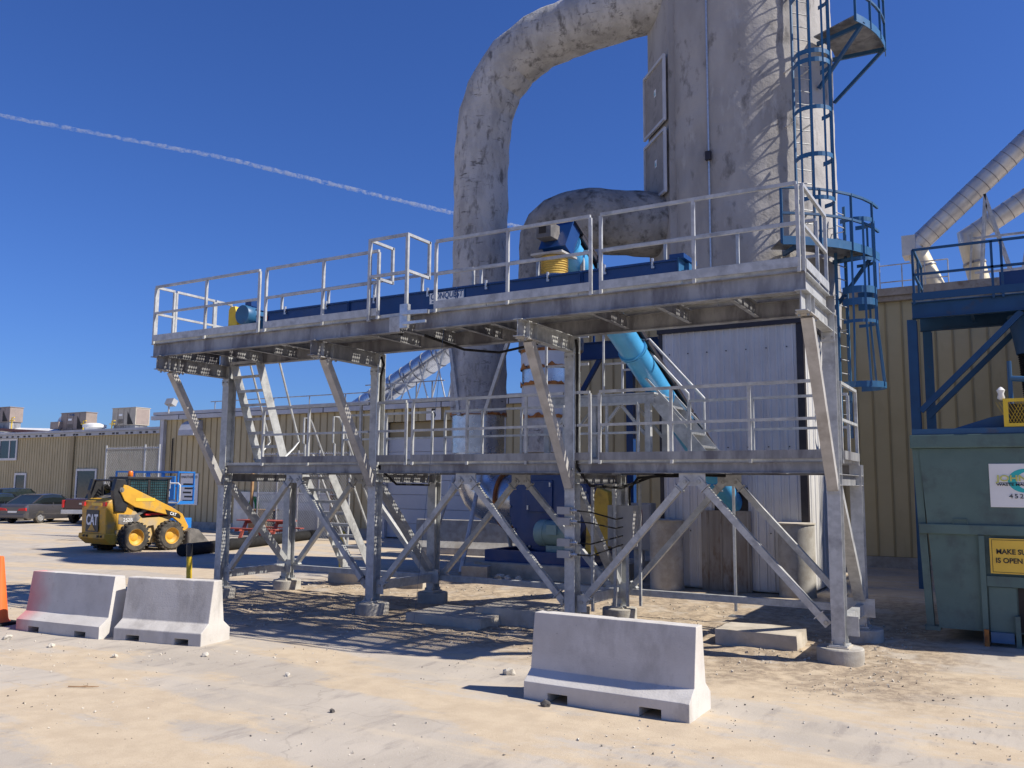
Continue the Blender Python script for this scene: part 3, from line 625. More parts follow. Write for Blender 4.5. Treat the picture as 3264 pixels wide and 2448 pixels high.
mo = loc(MB().lathe([(.05, -1.16), (.15, -1.12), (.165, -1.05), (.165, -.80), (.14, -.76)], 20, (-9.62, 0, 5.08), 'y')).build("motor", blueb, T, 40)
loc(MB().lathe([(.165, -1.17), (.172, -1.16), (.172, -1.02), (.165, -1.0)], 20, (-9.62, 0, 5.08), 'y')).build("fan_cowl", blueb, mo, 40)
for k in range(10):
    a = k*.628; loc(MB().bar((-9.62+.175*math.cos(a), -.99, 5.08+.175*math.sin(a)), (-9.62+.175*math.cos(a), -.80, 5.08+.175*math.sin(a)), .01, .03, (math.cos(a), 0, math.sin(a)))).build("fin", blued, mo)
loc(MB().box(-9.72, -9.56, -1.02, -.86, 5.25, 5.37)).build("terminal_box", blued, mo, bevel=.01)
gd = loc(MB().prism([(-10.02, 4.72), (-9.80, 4.72), (-9.80, 5.08), (-9.86, 5.26), (-9.98, 5.26), (-10.02, 5.20)], -1.12, -.62, 'xz')).build("belt_guard", yel, T, bevel=.01)
sg = loc(MB().box(-5.72, -5.06, -.972, -.958, 4.895, 5.085)).build("name_plate", signb, T)
loc(MB().box(-5.705, -5.075, -.976, -.973, 4.907, 5.073)).build("name_plate_field", signw, sg)
text("CONQUEST", .135, signb, sg, Vector((-5.39, -.978, 5.015))-o_, FRONT, shear=.15, sx=.82, off=.002)
text("EQUIPMENT CORPORATION", .042, signb, sg, Vector((-5.39, -.978, 4.932))-o_, FRONT, shear=.15, sx=1.02)
loc(MB().box(-9.27, -9.20, -.975, -.968, 4.98, 5.05)).build("warning_label", redl, T)
# ---------------------------------------------------------------- inclined screw conveyor
A_ = Vector((-3.60, -.50, 5.66)); B_ = Vector((-3.12, 6.45, 1.72)); dd = (B_-A_).normalized()
S = empty("screw_conveyor", tuple(B_), 0, "light blue inclined tube conveyor rising from the shed to the deck", "conveyor")
ob = B_.copy()
def locb(m): m.v = [tuple(Vector(v)-ob) for v in m.v]; return m
rt = dd.cross(Vector((0, 0, 1))).normalized(); upv = rt.cross(dd)
cuts = [.0, .32, .60, .84, 1.0]
for i in range(4):
    p, q = A_.lerp(B_, cuts[i]), A_.lerp(B_, cuts[i+1])
    tb = locb(MB().cyl(p+dd*.01, q-dd*.01, .215, n=28)).build("tube", bluel, S, 40)
    for e0, e1 in ((p+dd*.012, p+dd*.03), (q-dd*.03, q-dd*.012)): locb(MB().cyl(e0, e1, .25, n=28)).build("flange", bluel, tb, 40)
    locb(MB().bar(p+upv*.215+dd*.04, q+upv*.215-dd*.04, .44, .03, upv).bar(p+upv*.20+rt*.22+dd*.04, q+upv*.20+rt*.22-dd*.04, .03, .07, upv)).build("cover_rail", darktrim, tb)
hp = A_
hb_ = locb(MB().bar(hp-dd*.26, hp+dd*.0, .40, .46, upv)).build("head_box", blued, S)
locb(MB().bar(hp-dd*.275, hp-dd*.26, .46, .52, upv)).build("end_plate", blued, hb_)
locb(MB().bar(hp-dd*.29+upv*.25, hp+dd*.9+upv*.25, .48, .03, upv)).build("lid", darktrim, hb_)
locb(MB().box(-3.80, -3.56, -1.02, -.74, 5.68, 5.90)).build("drive_box", steelk, hb_, bevel=.006)
locb(MB().box(-3.755, -3.64, -1.027, -1.021, 5.745, 5.86)).build("drive_box_opening", dark, hb_)
locb(MB().box(-3.93, -3.42, -.95, -.45, 5.455, 5.485)).build("outlet_flange", galvw, hb_)
lp = [(.19, 5.455)]
for k in range(9): lp += [(.208, 5.435-k*.035), (.19, 5.418-k*.035)]
lp += [(.19, 5.13)]
locb(MB().lathe(lp[::-1], 28, (-3.67, -.70, 0))).build("flexible_sleeve", gold, S, 30)
locb(MB().lathe([(.225, 5.13), (.245, 5.165), (.22, 5.167)], 28, (-3.67, -.70, 0))).build("sleeve_collar", alum, S, 40)
locb(MB().bar((-3.40, -.30, 5.13), (-3.40, -.30, 5.62), .05, .05, (0, 1, 0)).bar((-3.50, -.30, 5.60), (-3.30, -.30, 5.60), .05, .03)).build("support_post", galv, S)
# ---------------------------------------------------------------- tower
TC = Vector((-3.42, 8.85)); TR = 2.12
W = empty("insulated_tower", (TC.x, TC.y, 5.6), 0, "tall grey foam insulated round tower standing above the white shed", "tower")
ow = Vector((TC.x, TC.y, 5.6))
def locw(m): m.v = [tuple(Vector(v)-ow) for v in m.v]; return m
m = MB(); nz, na = 130, 150
for j in range(nz+1):
    z = 5.75+j*(17.0-5.75)/nz
    for k in range(na):
        a = 2*math.pi*k/na; c, s = math.cos(a), math.sin(a)
        d = .028*noise.noise((c*2.2, s*2.2, z*.9))+.020*noise.noise((c*6.5, s*6.5, z*2.2))+.009*noise.noise((c*15, s*15, z*5.5))
        seam = -.02*math.exp(-((a-4.62)/.012)**2)
        r = TR+d+seam; m.v.append((TC.x+r*c-ow.x, TC.y+r*s-ow.y, z-ow.z))
for j in range(nz):
    for k in range(na): m.f.append((j*na+k, j*na+(k+1) % na, (j+1)*na+(k+1) % na, (j+1)*na+k))
m.f.append(tuple(range(na-1, -1, -1))); m.f.append(tuple(nz*na+k for k in range(na)))
m.build("shell", foam, W, 60)
# vertical box on the left with the two vent panels
aL = math.radians(222); nL = Vector((math.cos(aL), math.sin(aL), 0)); tL = Vector((-nL.y, nL.x, 0))
def onbox(u, n, z): p = Vector((TC.x, TC.y, 0))+nL*(TR+n)+tL*u; return Vector((p.x, p.y, z))
def pan(u0, u1, n0, n1, z0, z1):
    m = MB(); vs = [onbox(u, n, z) for z in (z0, z1) for (u, n) in ((u0, n0), (u1, n0), (u1, n1), (u0, n1))]
    return locw(m.add(vs, [(0,1,2,3),(4,7,6,5),(0,4,5,1),(1,5,6,2),(2,6,7,3),(3,7,4,0)]))
pan(-.72, .62, -.5, .06, 6.0, 14.2).build("panel_box", foam, W)
for z0, z1 in ((10.72, 12.26), (8.98, 10.45)):
    v = pan(-.70, .58, .10, .15, z0, z1).build("vent_panel", panelm, W)
    f = MB()
    for a, c, e, g in ((-.74, .62, z0-.05, z0+.02), (-.74, .62, z1-.02, z1+.05)): f.v += pan(a, c, .13, .19, e, g).v; n = len(f.v); f.f += [tuple(i+n-8 for i in q) for q in ((0,1,2,3),(4,7,6,5),(0,4,5,1),(1,5,6,2),(2,6,7,3),(3,7,4,0))]
    for a, c in ((-.74, -.68), (.56, .62)): f.v += pan(a, c, .131, .191, z0+.021, z1-.021).v; n = len(f.v); f.f += [tuple(i+n-8 for i in q) for q in ((0,1,2,3),(4,7,6,5),(0,4,5,1),(1,5,6,2),(2,6,7,3),(3,7,4,0))]
    f.build("frame", trimg, v)
    pan(-.06, .06, .155, .16, (z0+z1)/2+.02, (z0+z1)/2+.20).build("sticker", signw, v)
    tri = MB().add([onbox(-.035, .163, (z0+z1)/2+.06)-ow, onbox(.035, .163, (z0+z1)/2+.06)-ow, onbox(0, .163, (z0+z1)/2+.16)-ow], [(0, 1, 2)]); tri.build("sticker_triangle", teal, v)
ac = 4.62; cx_, cy_ = TC.x+(TR+.03)*math.cos(ac), TC.y+(TR+.03)*math.sin(ac)
cdt = locw(MB().cyl((cx_, cy_, 5.9), (cx_, cy_, 17), .022, n=8)).build("conduit", zinc, W, 40)
locw(MB().box(cx_-.06, cx_+.06, cy_-.09, cy_, 9.42, 9.62)).build("conduit_box", darktrim, cdt)
locw(MB().box(-4.72, -1.52, 6.22, 9.0, 5.47, 5.74)).build("base_frame", darktrim, W)
# ---------------------------------------------------------------- ducts
def smooth_path(corners, rad, n=7, step=.18):
    pts = [Vector(corners[0])]
    for i in range(1, len(corners)-1):
        a, c, e = (Vector(corners[j]) for j in (i-1, i, i+1)); d0, d1 = (a-c).normalized(), (e-c).normalized()
        r = min(rad[i-1], (a-c).length*.5, (e-c).length*.5)
        p, q = c+d0*r, c+d1*r
        for k in range(n+1):
            f = k/n; pts.append(p.lerp(c, f).lerp(c.lerp(q, f), f))
    pts.append(Vector(corners[-1])); out = [pts[0]]
    for p in pts[1:]:
        l = (p-out[-1]).length; k = max(1, int(l/step)); a = out[-1].copy()
        for j in range(1, k+1): out.append(a.lerp(p, j/k))
    return out
def lump(amp, fr): return lambda p, o, i, k: 1+amp*noise.noise((p+o*.5)*fr)+amp*.5*noise.noise((p+o*.5)*fr*2.7)
D1 = empty("exhaust_duct", (-10.25, 7.6, 0), 0, "tall grey insulated duct arching from the fan up to the tower top", "duct")
od = Vector((-10.25, 7.6, 0))
def locd(m): m.v = [tuple(Vector(v)-od) for v in m.v]; return m
pth = smooth_path([(-10.25, 7.6, 3.95), (-10.25, 7.6, 13.95), (-4.9, 7.75, 14.3)], [2.9], 5)
rs = [.74+.015*noise.noise((0, 0, i*.4)) for i in range(len(pth))]
rs = [r_*(1.018 if i_ % 6 == 0 else 1) for i_, r_ in enumerate(rs)]
locd(MB().tube(pth, rs, 44, fn=lump(.055, 1.6))).build("insulated_shell", ductm, D1, 35)
bo_ = MB()
for k in range(36): pass
def torn(c, r, z, h, n=60, seed=0):
    m = MB()
    for j in range(2):
        for k in range(n):
            a = 2*math.pi*k/n; rr = r*(1+.006*noise.noise((k*.9, seed, 0))); zz = z+(h*(.5+.9*noise.noise((k*.45, seed, 3))) if j else 0)
            m.v.append((c[0]+rr*math.cos(a), c[1]+rr*math.sin(a), zz))
    m.f = [(k, (k+1) % n, n+(k+1) % n, n+k) for k in range(n)]; return m
locd(torn((-10.25, 7.6), .755, 3.93, .16, seed=1)).build("exposed_foam", rustm, D1)
j1 = locd(MB().lathe([(.70, 2.95), (.70, 3.94), (.72, 3.945)], 40, (-10.25, 7.6, 0))).build("jacket", alum, D1, 40)
p2 = smooth_path([(-10.25, 7.6, 2.98), (-10.05, 7.6, 1.75), (-8.75, 7.6, 1.75)], [1.2], 5, .4)
locd(MB().tube(p2, .66, 36)).build("elbow", alum, D1, 30)
locd(MB().lathe([(.69, -.04), (.75, -.03), (.75, .03), (.69, .04)], 36, (-9.3, 7.6, 1.75), 'x')).build("flange", rustm, D1, 30)
for (x, y), (x2, y2) in (((-9.25, 5.35), (-9.75, 7.0)), ((-10.9, 6.2), (-10.5, 7.0)), ((-9.6, 8.4), (-9.85, 7.9))):
    locd(MB().cyl((x, y, .1), (x2, y2, 2.55), .055, n=10)).build("support_leg", galv, D1, 40)
for k, (a, c) in enumerate((((-10.75, 6.86, 6.2), (-10.35, 6.84, 3.9)), ((-9.6, 6.86, 3.9), (-8.6, 6.6, 6.1)))): locd(MB().bar(a, c, .09, .09, (0, 1, 0))).build("support_strut", galv, D1)
D2 = empty("return_duct", (-8.05, 7.1, 0), 0, "short grey insulated duct bending from the blue fan into the tower", "duct")
od = Vector((-8.05, 7.1, 0))
pth = smooth_path([(-7.62, 6.7, 5.35), (-7.62, 6.7, 8.42), (-6.5, 6.55, 8.42), (-4.3, 8.3, 8.35)], [1.1, .45], 4)
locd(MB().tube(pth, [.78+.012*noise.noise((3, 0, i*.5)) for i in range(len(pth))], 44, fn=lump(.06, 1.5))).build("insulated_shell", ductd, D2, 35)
for i, (z0, z1, mt, r) in enumerate(((4.95, 5.34, whitep, .72), (4.55, 4.94, alum, .69), (3.75, 4.54, whitep, .70), (2.9, 3.74, ductm, .71))): locd(MB().lathe([(r, z0), (r, z1)], 40, (-7.62, 6.7, 0))).build("jacket_band", mt, D2, 40)
for i, z in enumerate((5.28, 4.88, 4.48, 3.70)): locd(torn((-7.62, 6.7), .735, z, .15, seed=i+5)).build("exposed_foam", rustm, D2)
locd(MB().box(-8.3, -7.3, 6.6, 7.6, 2.55, 2.9)).build("outlet_transition", whitep, D2)
locd(MB().box(-8.15, -7.8, 6.50, 6.58, 2.62, 2.86)).build("inspection_plate", white, D2)
# ---------------------------------------------------------------- fan
Fn = empty("centrifugal_fan", (-7.6, 7.3, .3), 0, "dark blue centrifugal fan housing on the concrete slab behind the platform", "fan"); od = Vector((-7.6, 7.3, .3))
sc_ = []
for k in range(40):
    a = math.pi*1.0+2*math.pi*k/40*.92; r = 1.0+.28*k/40; sc_.append((-7.75+r*math.cos(a), 1.62+r*math.sin(a)))
sc_ += [(-8.55, 2.55)] if False else []
locd(MB().prism(sc_, 6.75, 7.75, 'xz')).build("scroll_housing", blued, Fn)
hs = locd(MB().prism([(u*.999-.0, v) for u, v in sc_], 6.70, 6.748, 'xz')).build("housing_flange", blued, Fn)
for k in range(0, 40, 4): locd(MB().cyl((sc_[k][0]*.97-7.75*.03, 6.66, sc_[k][1]*.97+1.62*.03), (sc_[k][0]*.97-7.75*.03, 6.70, sc_[k][1]*.97+1.62*.03), .03, n=6)).build("bolt", bolt, hs)
pdr = locd(MB().box(-8.25, -7.55, 6.655, 6.698, 1.5, 2.25)).build("access_door", blued, Fn, bevel=.01)
for x, z in ((-8.2, 1.6), (-8.2, 2.15), (-7.6, 1.6), (-7.6, 2.15)): locd(MB().box(x-.02, x+.02, 6.62, 6.655, z-.05, z+.05)).build("latch", zinc, pdr)
locd(MB().box(-9.1, -6.3, 6.15, 6.30, .32, .60).box(-9.1, -6.3, 8.0, 8.15, .32, .60).box(-9.1, -8.95, 6.3, 8.0, .32, .60).box(-6.45, -6.3, 6.3, 8.0, .32, .60)).build("base_frame", blued, Fn)
mt_ = locd(MB().lathe([(.10, -7.88), (.26, -7.86), (.31, -7.78), (.31, -7.62), (.29, -7.60), (.29, -7.0), (.2, -6.96)], 28, (0, 6.55, 1.02), 'x')).build("motor", motorg, Fn, 40)
locd(MB().box(-7.55, -7.05, 6.35, 6.75, .60, .74)).build("motor_foot", motorg, mt_)
locd(MB().box(-7.45, -7.2, 6.18, 6.28, 1.0, 1.22)).build("terminal_box", motorg, mt_)
locd(MB().prism([(-6.55, .62), (-6.1, .55), (-5.85, 1.1), (-5.98, 2.0), (-6.25, 2.1), (-6.5, 1.5)], 6.35, 6.6, 'xz')).build("belt_guard", ochre, Fn, bevel=.02)
# ---------------------------------------------------------------- white shed at the tower foot
H = empty("white_shed", (-3.1, 7.8, 0), 0, "white ribbed metal shed with dark trim at the foot of the tower", "shed"); od = Vector((-3.1, 7.8, 0))
def rib_panel(wd, h, rib=.018, n=3):
    pts = [(0, 0)]
    for k in range(n):
        c = wd*(k+.5)/n; pts += [(c-.028, 0), (c-.014, -rib), (c+.014, -rib), (c+.028, 0)]
    pts += [(wd, 0)]; m = MB()
    for z in (0, h): m.v += [(u, v, z) for u, v in pts]
    nn_ = len(pts); m.f = [(i, i+1, i+1+nn_, i+nn_) for i in range(nn_-1)]
    m.box(0, wd, .002, .03, 0, h); return m
wx = -4.62; npan = 9; pw = (4.62-1.74)/npan
pmesh = rib_panel(pw-.004, 5.42, .02, 2).mesh("panel")
for k in range(npan): link("siding_panel", pmesh, whitep, H, Vector((wx+k*pw, 6.30, .05))-od)
locd(MB().box(-1.74, -1.60, 6.27, 6.42, .05, 5.47)).build("corner_trim", darktrim, H)
locd(MB().box(-4.70, -4.625, 6.27, 6.42, .05, 5.47)).build("corner_trim", darktrim, H)
npn2 = 8; pmesh2 = rib_panel(.42, 5.42, .02, 1).mesh("panel")
for k in range(npn2): link("siding_panel", pmesh2, whitep, H, Vector((-1.62, 6.43+k*.424, .05))-od, (0, 0, R(90)))
locd(MB().box(-4.6, -1.66, 6.345, 10.0, .02, 5.46)).build("core", white, H)
locd(MB().box(-3.50, -2.80, 6.262, 6.278, 1.42, 2.12)).build("opening", dark, H)
rp = locd(MB().box(-3.78, -2.74, 6.225, 6.26, .0, 1.64)).build("patch_panel", rustpan, H)
for k in range(4): locd(MB().box(-3.66+k*.28, -3.62+k*.28, 6.212, 6.224, .02, 1.62)).build("patch_rib", rustpan, rp)
for k in range(7):
    for z in (5.0, 2.95, 1.2): locd(MB().cyl((-4.45+k*.42, 6.262, z), (-4.45+k*.42, 6.28, z), .014, n=6)).build("screw", dark, H)
for x, y, lb in ((-4.44, 5.92, "left"), (-1.82, 6.12, "right")):
    mm = MB(); prf = []
    for k in range(13): prf.append((.35+.012*noise.noise((k*1.3, x, 0)), -.05+k*.122))
    c_ = mm.lathe(prf, 30).build("concrete_pipe_pillar", conc2, None, 40, loc=(x, y, 0)); tag(c_, "upright concrete cylinder at the %s foot of the white shed" % lb, "pillar", "concrete cylinders beside the shed")
    MB().lathe([(.37, 1.405), (.37, 1.43), (.30, 1.44)], 30).build("cap", slabm, c_, 40)
cb = empty("control_cabinet", (-5.45, 6.9, 0), 0, "grey electrical cabinet on a post left of the white shed", "cabinet")
MB().box(-.35, .35, -.15, .15, .7, 1.75).build("cabinet_body", greyb, cb, bevel=.012); MB().box(-.32, .32, -.17, -.152, .74, 1.71).build("cabinet_door", greyb, cb)
MB().box(.08, .14, -.19, -.172, 1.25, 1.6).build("warning_strip", redl, cb); MB().box(-.1, .1, -.08, .08, 0, .7).build("post", galv, cb)
# ---------------------------------------------------------------- ladder and cage on the tower
K = empty("caged_ladder", (-1.2, 7.6, 3), 0, "blue caged ladder with two platforms fixed to the tower's right side", "ladder"); od = Vector((-1.2, 7.6, 3))
def ladder(cx, cy, ang, z0, z1, hoops, flare=None):
    n = Vector((math.cos(ang), math.sin(ang), 0)); tt = Vector((-n.y, n.x, 0)); c = Vector((cx, cy, 0)); up = Vector((0, 0, 1))
    for s in (-1, 1):
        a = c+tt*.22*s; locd(MB().bar(a+up*z0, a+up*z1, .03, .065, n)).build("ladder_rail", blueb, K)
    k = z0+.2
    while k < z1:
        locd(MB().cyl(c+tt*-.22+up*k, c+tt*.22+up*k, .012, n=6)).build("rung", galv, K); k += .3
    angs = [i*math.pi/8-math.pi/2 for i in range(9)]
    def hoop(z, r=.38, h=.07):
        m = MB(); pts = []
        for q in [-math.pi/2-.45]+[i*math.pi/14-math.pi/2 for i in range(15)]+[math.pi/2+.45]:
            pts.append(c+n*(r*math.cos(q)+.36)+tt*(r*math.sin(q)))
        for i in range(len(pts)-1):
            d = (pts[i+1]-pts[i]).normalized(); o = Vector((d.y, -d.x, 0))*.005
            m.add([pts[i]-o+up*(z-h), pts[i+1]-o+up*(z-h), pts[i+1]-o+up*z, pts[i]-o+up*z, pts[i]+o+up*(z-h), pts[i+1]+o+up*(z-h), pts[i+1]+o+up*z, pts[i]+o+up*z],
                  [(0,1,2,3),(7,6,5,4),(0,4,5,1),(3,2,6,7)])
        return locd(m).build("cage_hoop", blueb, K)
    for z, h in hoops: hoop(z, .38, h)
    zs = [z for z, _ in hoops]; lo, hi = min(zs), max(zs)
    if flare: hoop(flare, .50, .13)
    for q in (-1.35, -.7, 0, .7, 1.35):
        p = c+n*(.385*math.cos(q)+.36)+tt*(.385*math.sin(q)); m = MB().bar(p+up*(lo-.07), p+up*hi, .008, .045, Vector((-p.y, p.x, 0)))
        if flare:
            p2 = c+n*(.505*math.cos(q)+.36)+tt*(.505*math.sin(q)); m.bar(p2+up*(flare-.1), p+up*(lo-.07), .008, .045, n)
        locd(m).build("cage_bar", blueb, K)
    for z in zs[::2]:
        for sg in (-1, 1): locd(MB().bar(c+tt*.22*sg+up*(z-.1), c+tt*.22*sg-n*.40+up*(z-.1), .05, .01)).build("standoff", white, K)
a1 = R(-18); ladder(TC.x+(TR+.30)*math.cos(a1), TC.y+(TR+.30)*math.sin(a1), a1, 3.2, 8.4, [(5.70, .07), (6.16, .15), (6.42, .15), (7.05, .07), (7.93, .09)], 4.36)
a2 = R(-43); ladder(TC.x+(TR+.30)*math.cos(a2), TC.y+(TR+.30)*math.sin(a2), a2, 7.3, 13.9, [(8.2, .09), (9.15, .10), (10.18, .09), (11.24, .10), (11.44, .10), (12.74, .09), (13.6, .09)])
def platform(r0, r1, aa, ab, z, rails=True):
    n = 7; m = MB(); pin = []; pout = []
    for k in range(n+1):
        a = aa+(ab-aa)*k/n; pin.append((TC.x+r0*math.cos(a), TC.y+r0*math.sin(a))); pout.append((TC.x+r1*math.cos(a), TC.y+r1*math.sin(a)))
    dk = locd(MB().prism(pin+pout[::-1], z, z+.03, 'xy')).build("platform_deck", galvd, K)
    for k in range(n):
        locd(MB().bar((*pout[k], z-.03), (*pout[k+1], z-.03), .02, .18)).build("fascia", blueb, dk)
        if rails:
            for h in (.55, 1.1): locd(MB().bar((*pout[k], z+h), (*pout[k+1], z+h), .05, .05)).build("rail", bluest, dk)
    if rails:
        for k in range(0, n+1, 2): locd(MB().bar((*pout[k], z-.1), (*pout[k], z+1.12), .05, .05, (0, 1, 0))).build("post", bluest, dk)
    for k in (1, n-1):
        ai = aa+(ab-aa)*k/n; pi_ = (TC.x+2.15*math.cos(ai), TC.y+2.15*math.sin(ai)); locd(MB().bar((*pi_, z-1.15), (*pout[k], z-.05), .07, .07)).build("bracket", bluest, dk)
        locd(MB().bar((*pi_, z-.08), (*pout[k], z-.08), .06, .09)).build("bracket", bluest, dk)
platform(2.2, 3.05, R(-61), R(-5), 7.25)
platform(2.2, 3.3, R(-28), R(8), 12.3)
# ---------------------------------------------------------------- tall building on the right
def siding_run(parent, x0, x1, y, z0, z1, wd, o, name="siding_panel", seam=.022):
    m = MB().box(.0, wd-.006, .0, .035, 0, z1-z0).mesh("panel"); s = MB().box(-.026, .026, -seam, .0, 0, z1-z0).mesh("seam")
    n = int(round((x1-x0)/wd))
    for k in range(n):
        p = link(name, m, siding, parent, Vector((x0+k*wd, y, z0))-o); link("rib", s, sidingt, p, (0, 0, 0))
BR = empty("warehouse", (0, 20, 0), 0, "tall tan ribbed metal warehouse wall behind the tower and container", "building"); ob2 = Vector((0, 20, 0))
siding_run(BR, -11.2, 7.0, 13.95, .30, 7.30, .41, ob2)
MB().box(-11.1, 7.0, 13.99-20, 40-20, 0.02, 7.28).build("wall_core", sidingt, BR)
MB().box(-11.2, 7.0, 13.90-20, 13.985-20, -.05, .29).build("plinth", conc2, BR)
rf = MB().box(-11.3, 7.1, 13.75-20, 40-20, 7.46, 7.60).build("roof", trim, BR); MB().box(-11.3, 7.1, 13.80-20, 13.94-20, 7.26, 7.44).build("gutter", trim, rf); MB().box(-11.3, 7.1, 13.72-20, 13.749-20, 7.40, 7.61).build("edge_flashing", trim, rf)
MB().box(5.6, 24, 7.0-20, 13.7-20, 0, 7.3).build("side_wing", siding, BR); MB().box(5.5, 24.1, 6.9-20, 13.7-20, 7.31, 7.6).build("side_wing_roof", trim, BR)
# roof ducts
creamd = pm('cream_duct', (.70,.62,.45), (.62,.54,.38), 3, .5, .1, .05, 30)
def roof_duct(name, low, elbow, far, r, label):
    d = empty(name, low, 0, label, "duct", "silver roof ducts"); o = Vector(low)
    def lc(m): m.v = [tuple(Vector(v)-o) for v in m.v]; return m
    low, elbow, far = Vector(low), Vector(elbow), Vector(far); dv = (far-elbow); n = int(dv.length/.30); pts = [elbow+dv*(k/n) for k in range(n+1)]
    v = lc(MB().tube([low, low.lerp(elbow, .92)], r, 24)).build("down_duct", creamd, d, 40)
    for f in (.2, .6): lc(MB().tube([low.lerp(elbow, f), low.lerp(elbow, f+.03)], r*1.1, 24)).build("band", galvd, v, 40)
    lc(MB().tube([low.lerp(elbow, .88), elbow+(elbow-low).normalized()*.05, elbow+dv.normalized()*.3], [r, r*1.04, r], 24)).build("elbow", galduct, d, 40)
    m = lc(MB().tube([elbow+dv.normalized()*.15, far], r, 24)).build("sloping_duct", galduct, d, 40)
    for k in range(1, n): lc(MB().tube([pts[k], pts[k]+dv.normalized()*.02], r*1.025, 24)).build("seam_ring", galvd, m, 40)
    return d, lc
d, lc = roof_duct("roof_duct", (.35, 16, 7.55), (-.3, 16, 9.25), (3.6, 16, 12.75), .29, "nearer silver duct climbing steeply to the right above the warehouse roof")
lc(MB().box(-.62, -.25, 15.65, 16.35, 8.95, 9.55)).build("end_box", galduct, d)
for x, tx in ((1.35, 1.6), (2.3, 1.6), (2.3, 3.1)):
    for y in (15.6, 16.5): lc(MB().bar((x, y, 7.55), (tx, y, 10.45+(tx-1.6)*.9), .07, .07, (0, 1, 0))).build("trestle_leg", galv, d)
for z, xa, xb in ((9.2, 1.2, 3.4), (8.2, 1.25, 3.2)): lc(MB().bar((xa, 15.6, z), (xb, 15.6, z), .06, .06)).build("trestle_tie", galv, d)
d, lc = roof_duct("roof_duct", (1.45, 17.2, 7.55), (1.05, 17.2, 9.65), (3.8, 17.2, 11.35), .29, "farther silver duct with a shallower slope above the warehouse roof")
for x, tx in ((1.0, 1.2), (2.6, 2.9)): lc(MB().bar((x, 16.8, 7.55), (tx, 16.8, 9.7), .06, .06, (0, 1, 0))).build("trestle_leg", galv, d)
rr = empty("roof_railing", (-.3, 15, 7.6), 0, "thin grey pipe railing on the warehouse roof beside the silver ducts", "railing")
for x in (-.9, -.3, .3, .9): MB().cyl((x, .2, -.05), (x, .2, 1.0+.1*(x < -.5)), .02, n=6).build("post", galv, rr)
for z in (.5, 1.0): MB().cyl((-.9, .2, z), (.9, .2, z), .018, n=6).build("rail", galv, rr)
# blue wall walkway between fan and tower
WK = empty("wall_walkway", (-7.5, 12, 5.5), 0, "dark blue steel walkway between the fan and the tower in the background", "walkway"); od = Vector((-7.5, 12, 5.5))
locd(MB().ibeam((-9.6, 10.6, 5.95), (-4.7, 10.6, 5.95), .2, .5, .02, .015)).build("beam", blued, WK)
locd(MB().box(-9.6, -4.7, 10.7, 11.8, 5.95, 6.0)).build("deck", galvd, WK)
for x in (-9.5, -7.2, -5.0): locd(MB().bar((x, 10.7, 0), (x, 10.7, 5.7), .2, .2, (0, 1, 0))).build("column", blued, WK)
for x in (-9.4, -8.3, -7.2, -6.1, -5.0): locd(MB().bar((x, 10.65, 6.0), (x, 10.65, 7.05), .05, .05, (0, 1, 0))).build("post", blued, WK)
for z in (7.05, 6.55): locd(MB().bar((-9.4, 10.65, z), (-4.8, 10.65, z), .05, .05)).build("rail", blued, WK)
locd(MB().bar((-9.4, 10.6, 3.6), (-8.1, 10.6, 5.7), .12, .12, (0, 1, 0))).build("brace", blued, WK)
# blue platform on the right
BP = empty("blue_platform", (1.6, 9.8, 0), 0, "blue steel platform with railing above the green container", "platform"); od = Vector((1.6, 9.8, 0))
YF, YK = 9.0, 10.75
for y, x in ((YF, .17), (YK, .33)):
    locd(MB().ibeam((x, y+.1, 0), (x, y+.1, 5.83), .19, .22, .014, .01, up=(0, 1, 0))).build("column", bluest, BP); locd(MB().ibeam((5.2, y+.1, 0), (5.2, y+.1, 5.83), .19, .22, .014, .01, up=(0, 1, 0))).build("column", bluest, BP)
    locd(MB().ibeam((.19, y, 6.02), (5.4, y, 6.02), .16, .36, .016, .012)).build("edge_beam", bluest, BP)
    locd(MB().bar((.27, y+.02, 3.80), (2.27, y+.02, 5.82), .12, .12, (0, 1, 0))).build("brace", bluest, BP)
for x in (1.3, 2.3, 3.3, 4.3): locd(MB().chan((x, YF+.09, 6.05), (x, YK-.09, 6.05), .06, .18, .008)).build("joist", bluest, BP)
locd(MB().box(.19, 5.4, YF-.05, YK+.05, 6.205, 6.235)).build("deck", galvd, BP)
locd(MB().box(.21, 5.4, YF-.095, YF-.085, 6.236, 6.40)).build("toe_board", bluest, BP)
for x in (.25, 1.78, 1.96, 3.4): locd(MB().bar((x, YF-.06, 6.15), (x, YF-.06, 7.38), .05, .05, (0, 1, 0))).build("post", bluest, BP)
for z in (7.38, 6.82): locd(MB().bar((.25, YF-.06, z), (5.4, YF-.06, z), .05, .05)).build("rail", bluest, BP)
for z in (7.38, 6.82): locd(MB().bar((.27, YF, z), (.27, YK, z), .05, .05)).build("rail", bluest, BP)
for y in (9.9, 10.7): locd(MB().bar((.27, y, 6.15), (.27, y, 7.38), .05, .05, (0, 1, 0))).build("post", bluest, BP)
hop = locd(MB().lathe([(.32, 5.0), (.38, 5.4), (.46, 5.83)], 24, (2.45, 9.7, 0))).build("hopper_chute", bluest, BP, 40)
lp = []
for k in range(26): lp += [(.30-.003*k, 4.99-k*.046), (.275-.003*k, 4.967-k*.046)]
locd(MB().lathe(lp, 24, (2.45, 9.7, 0))).build("black_bellows", blk, BP, 30)
locd(MB().box(1.9, 4.2, 9.2, 10.4, 6.24, 6.75)).build("conveyor_housing", blued, BP)
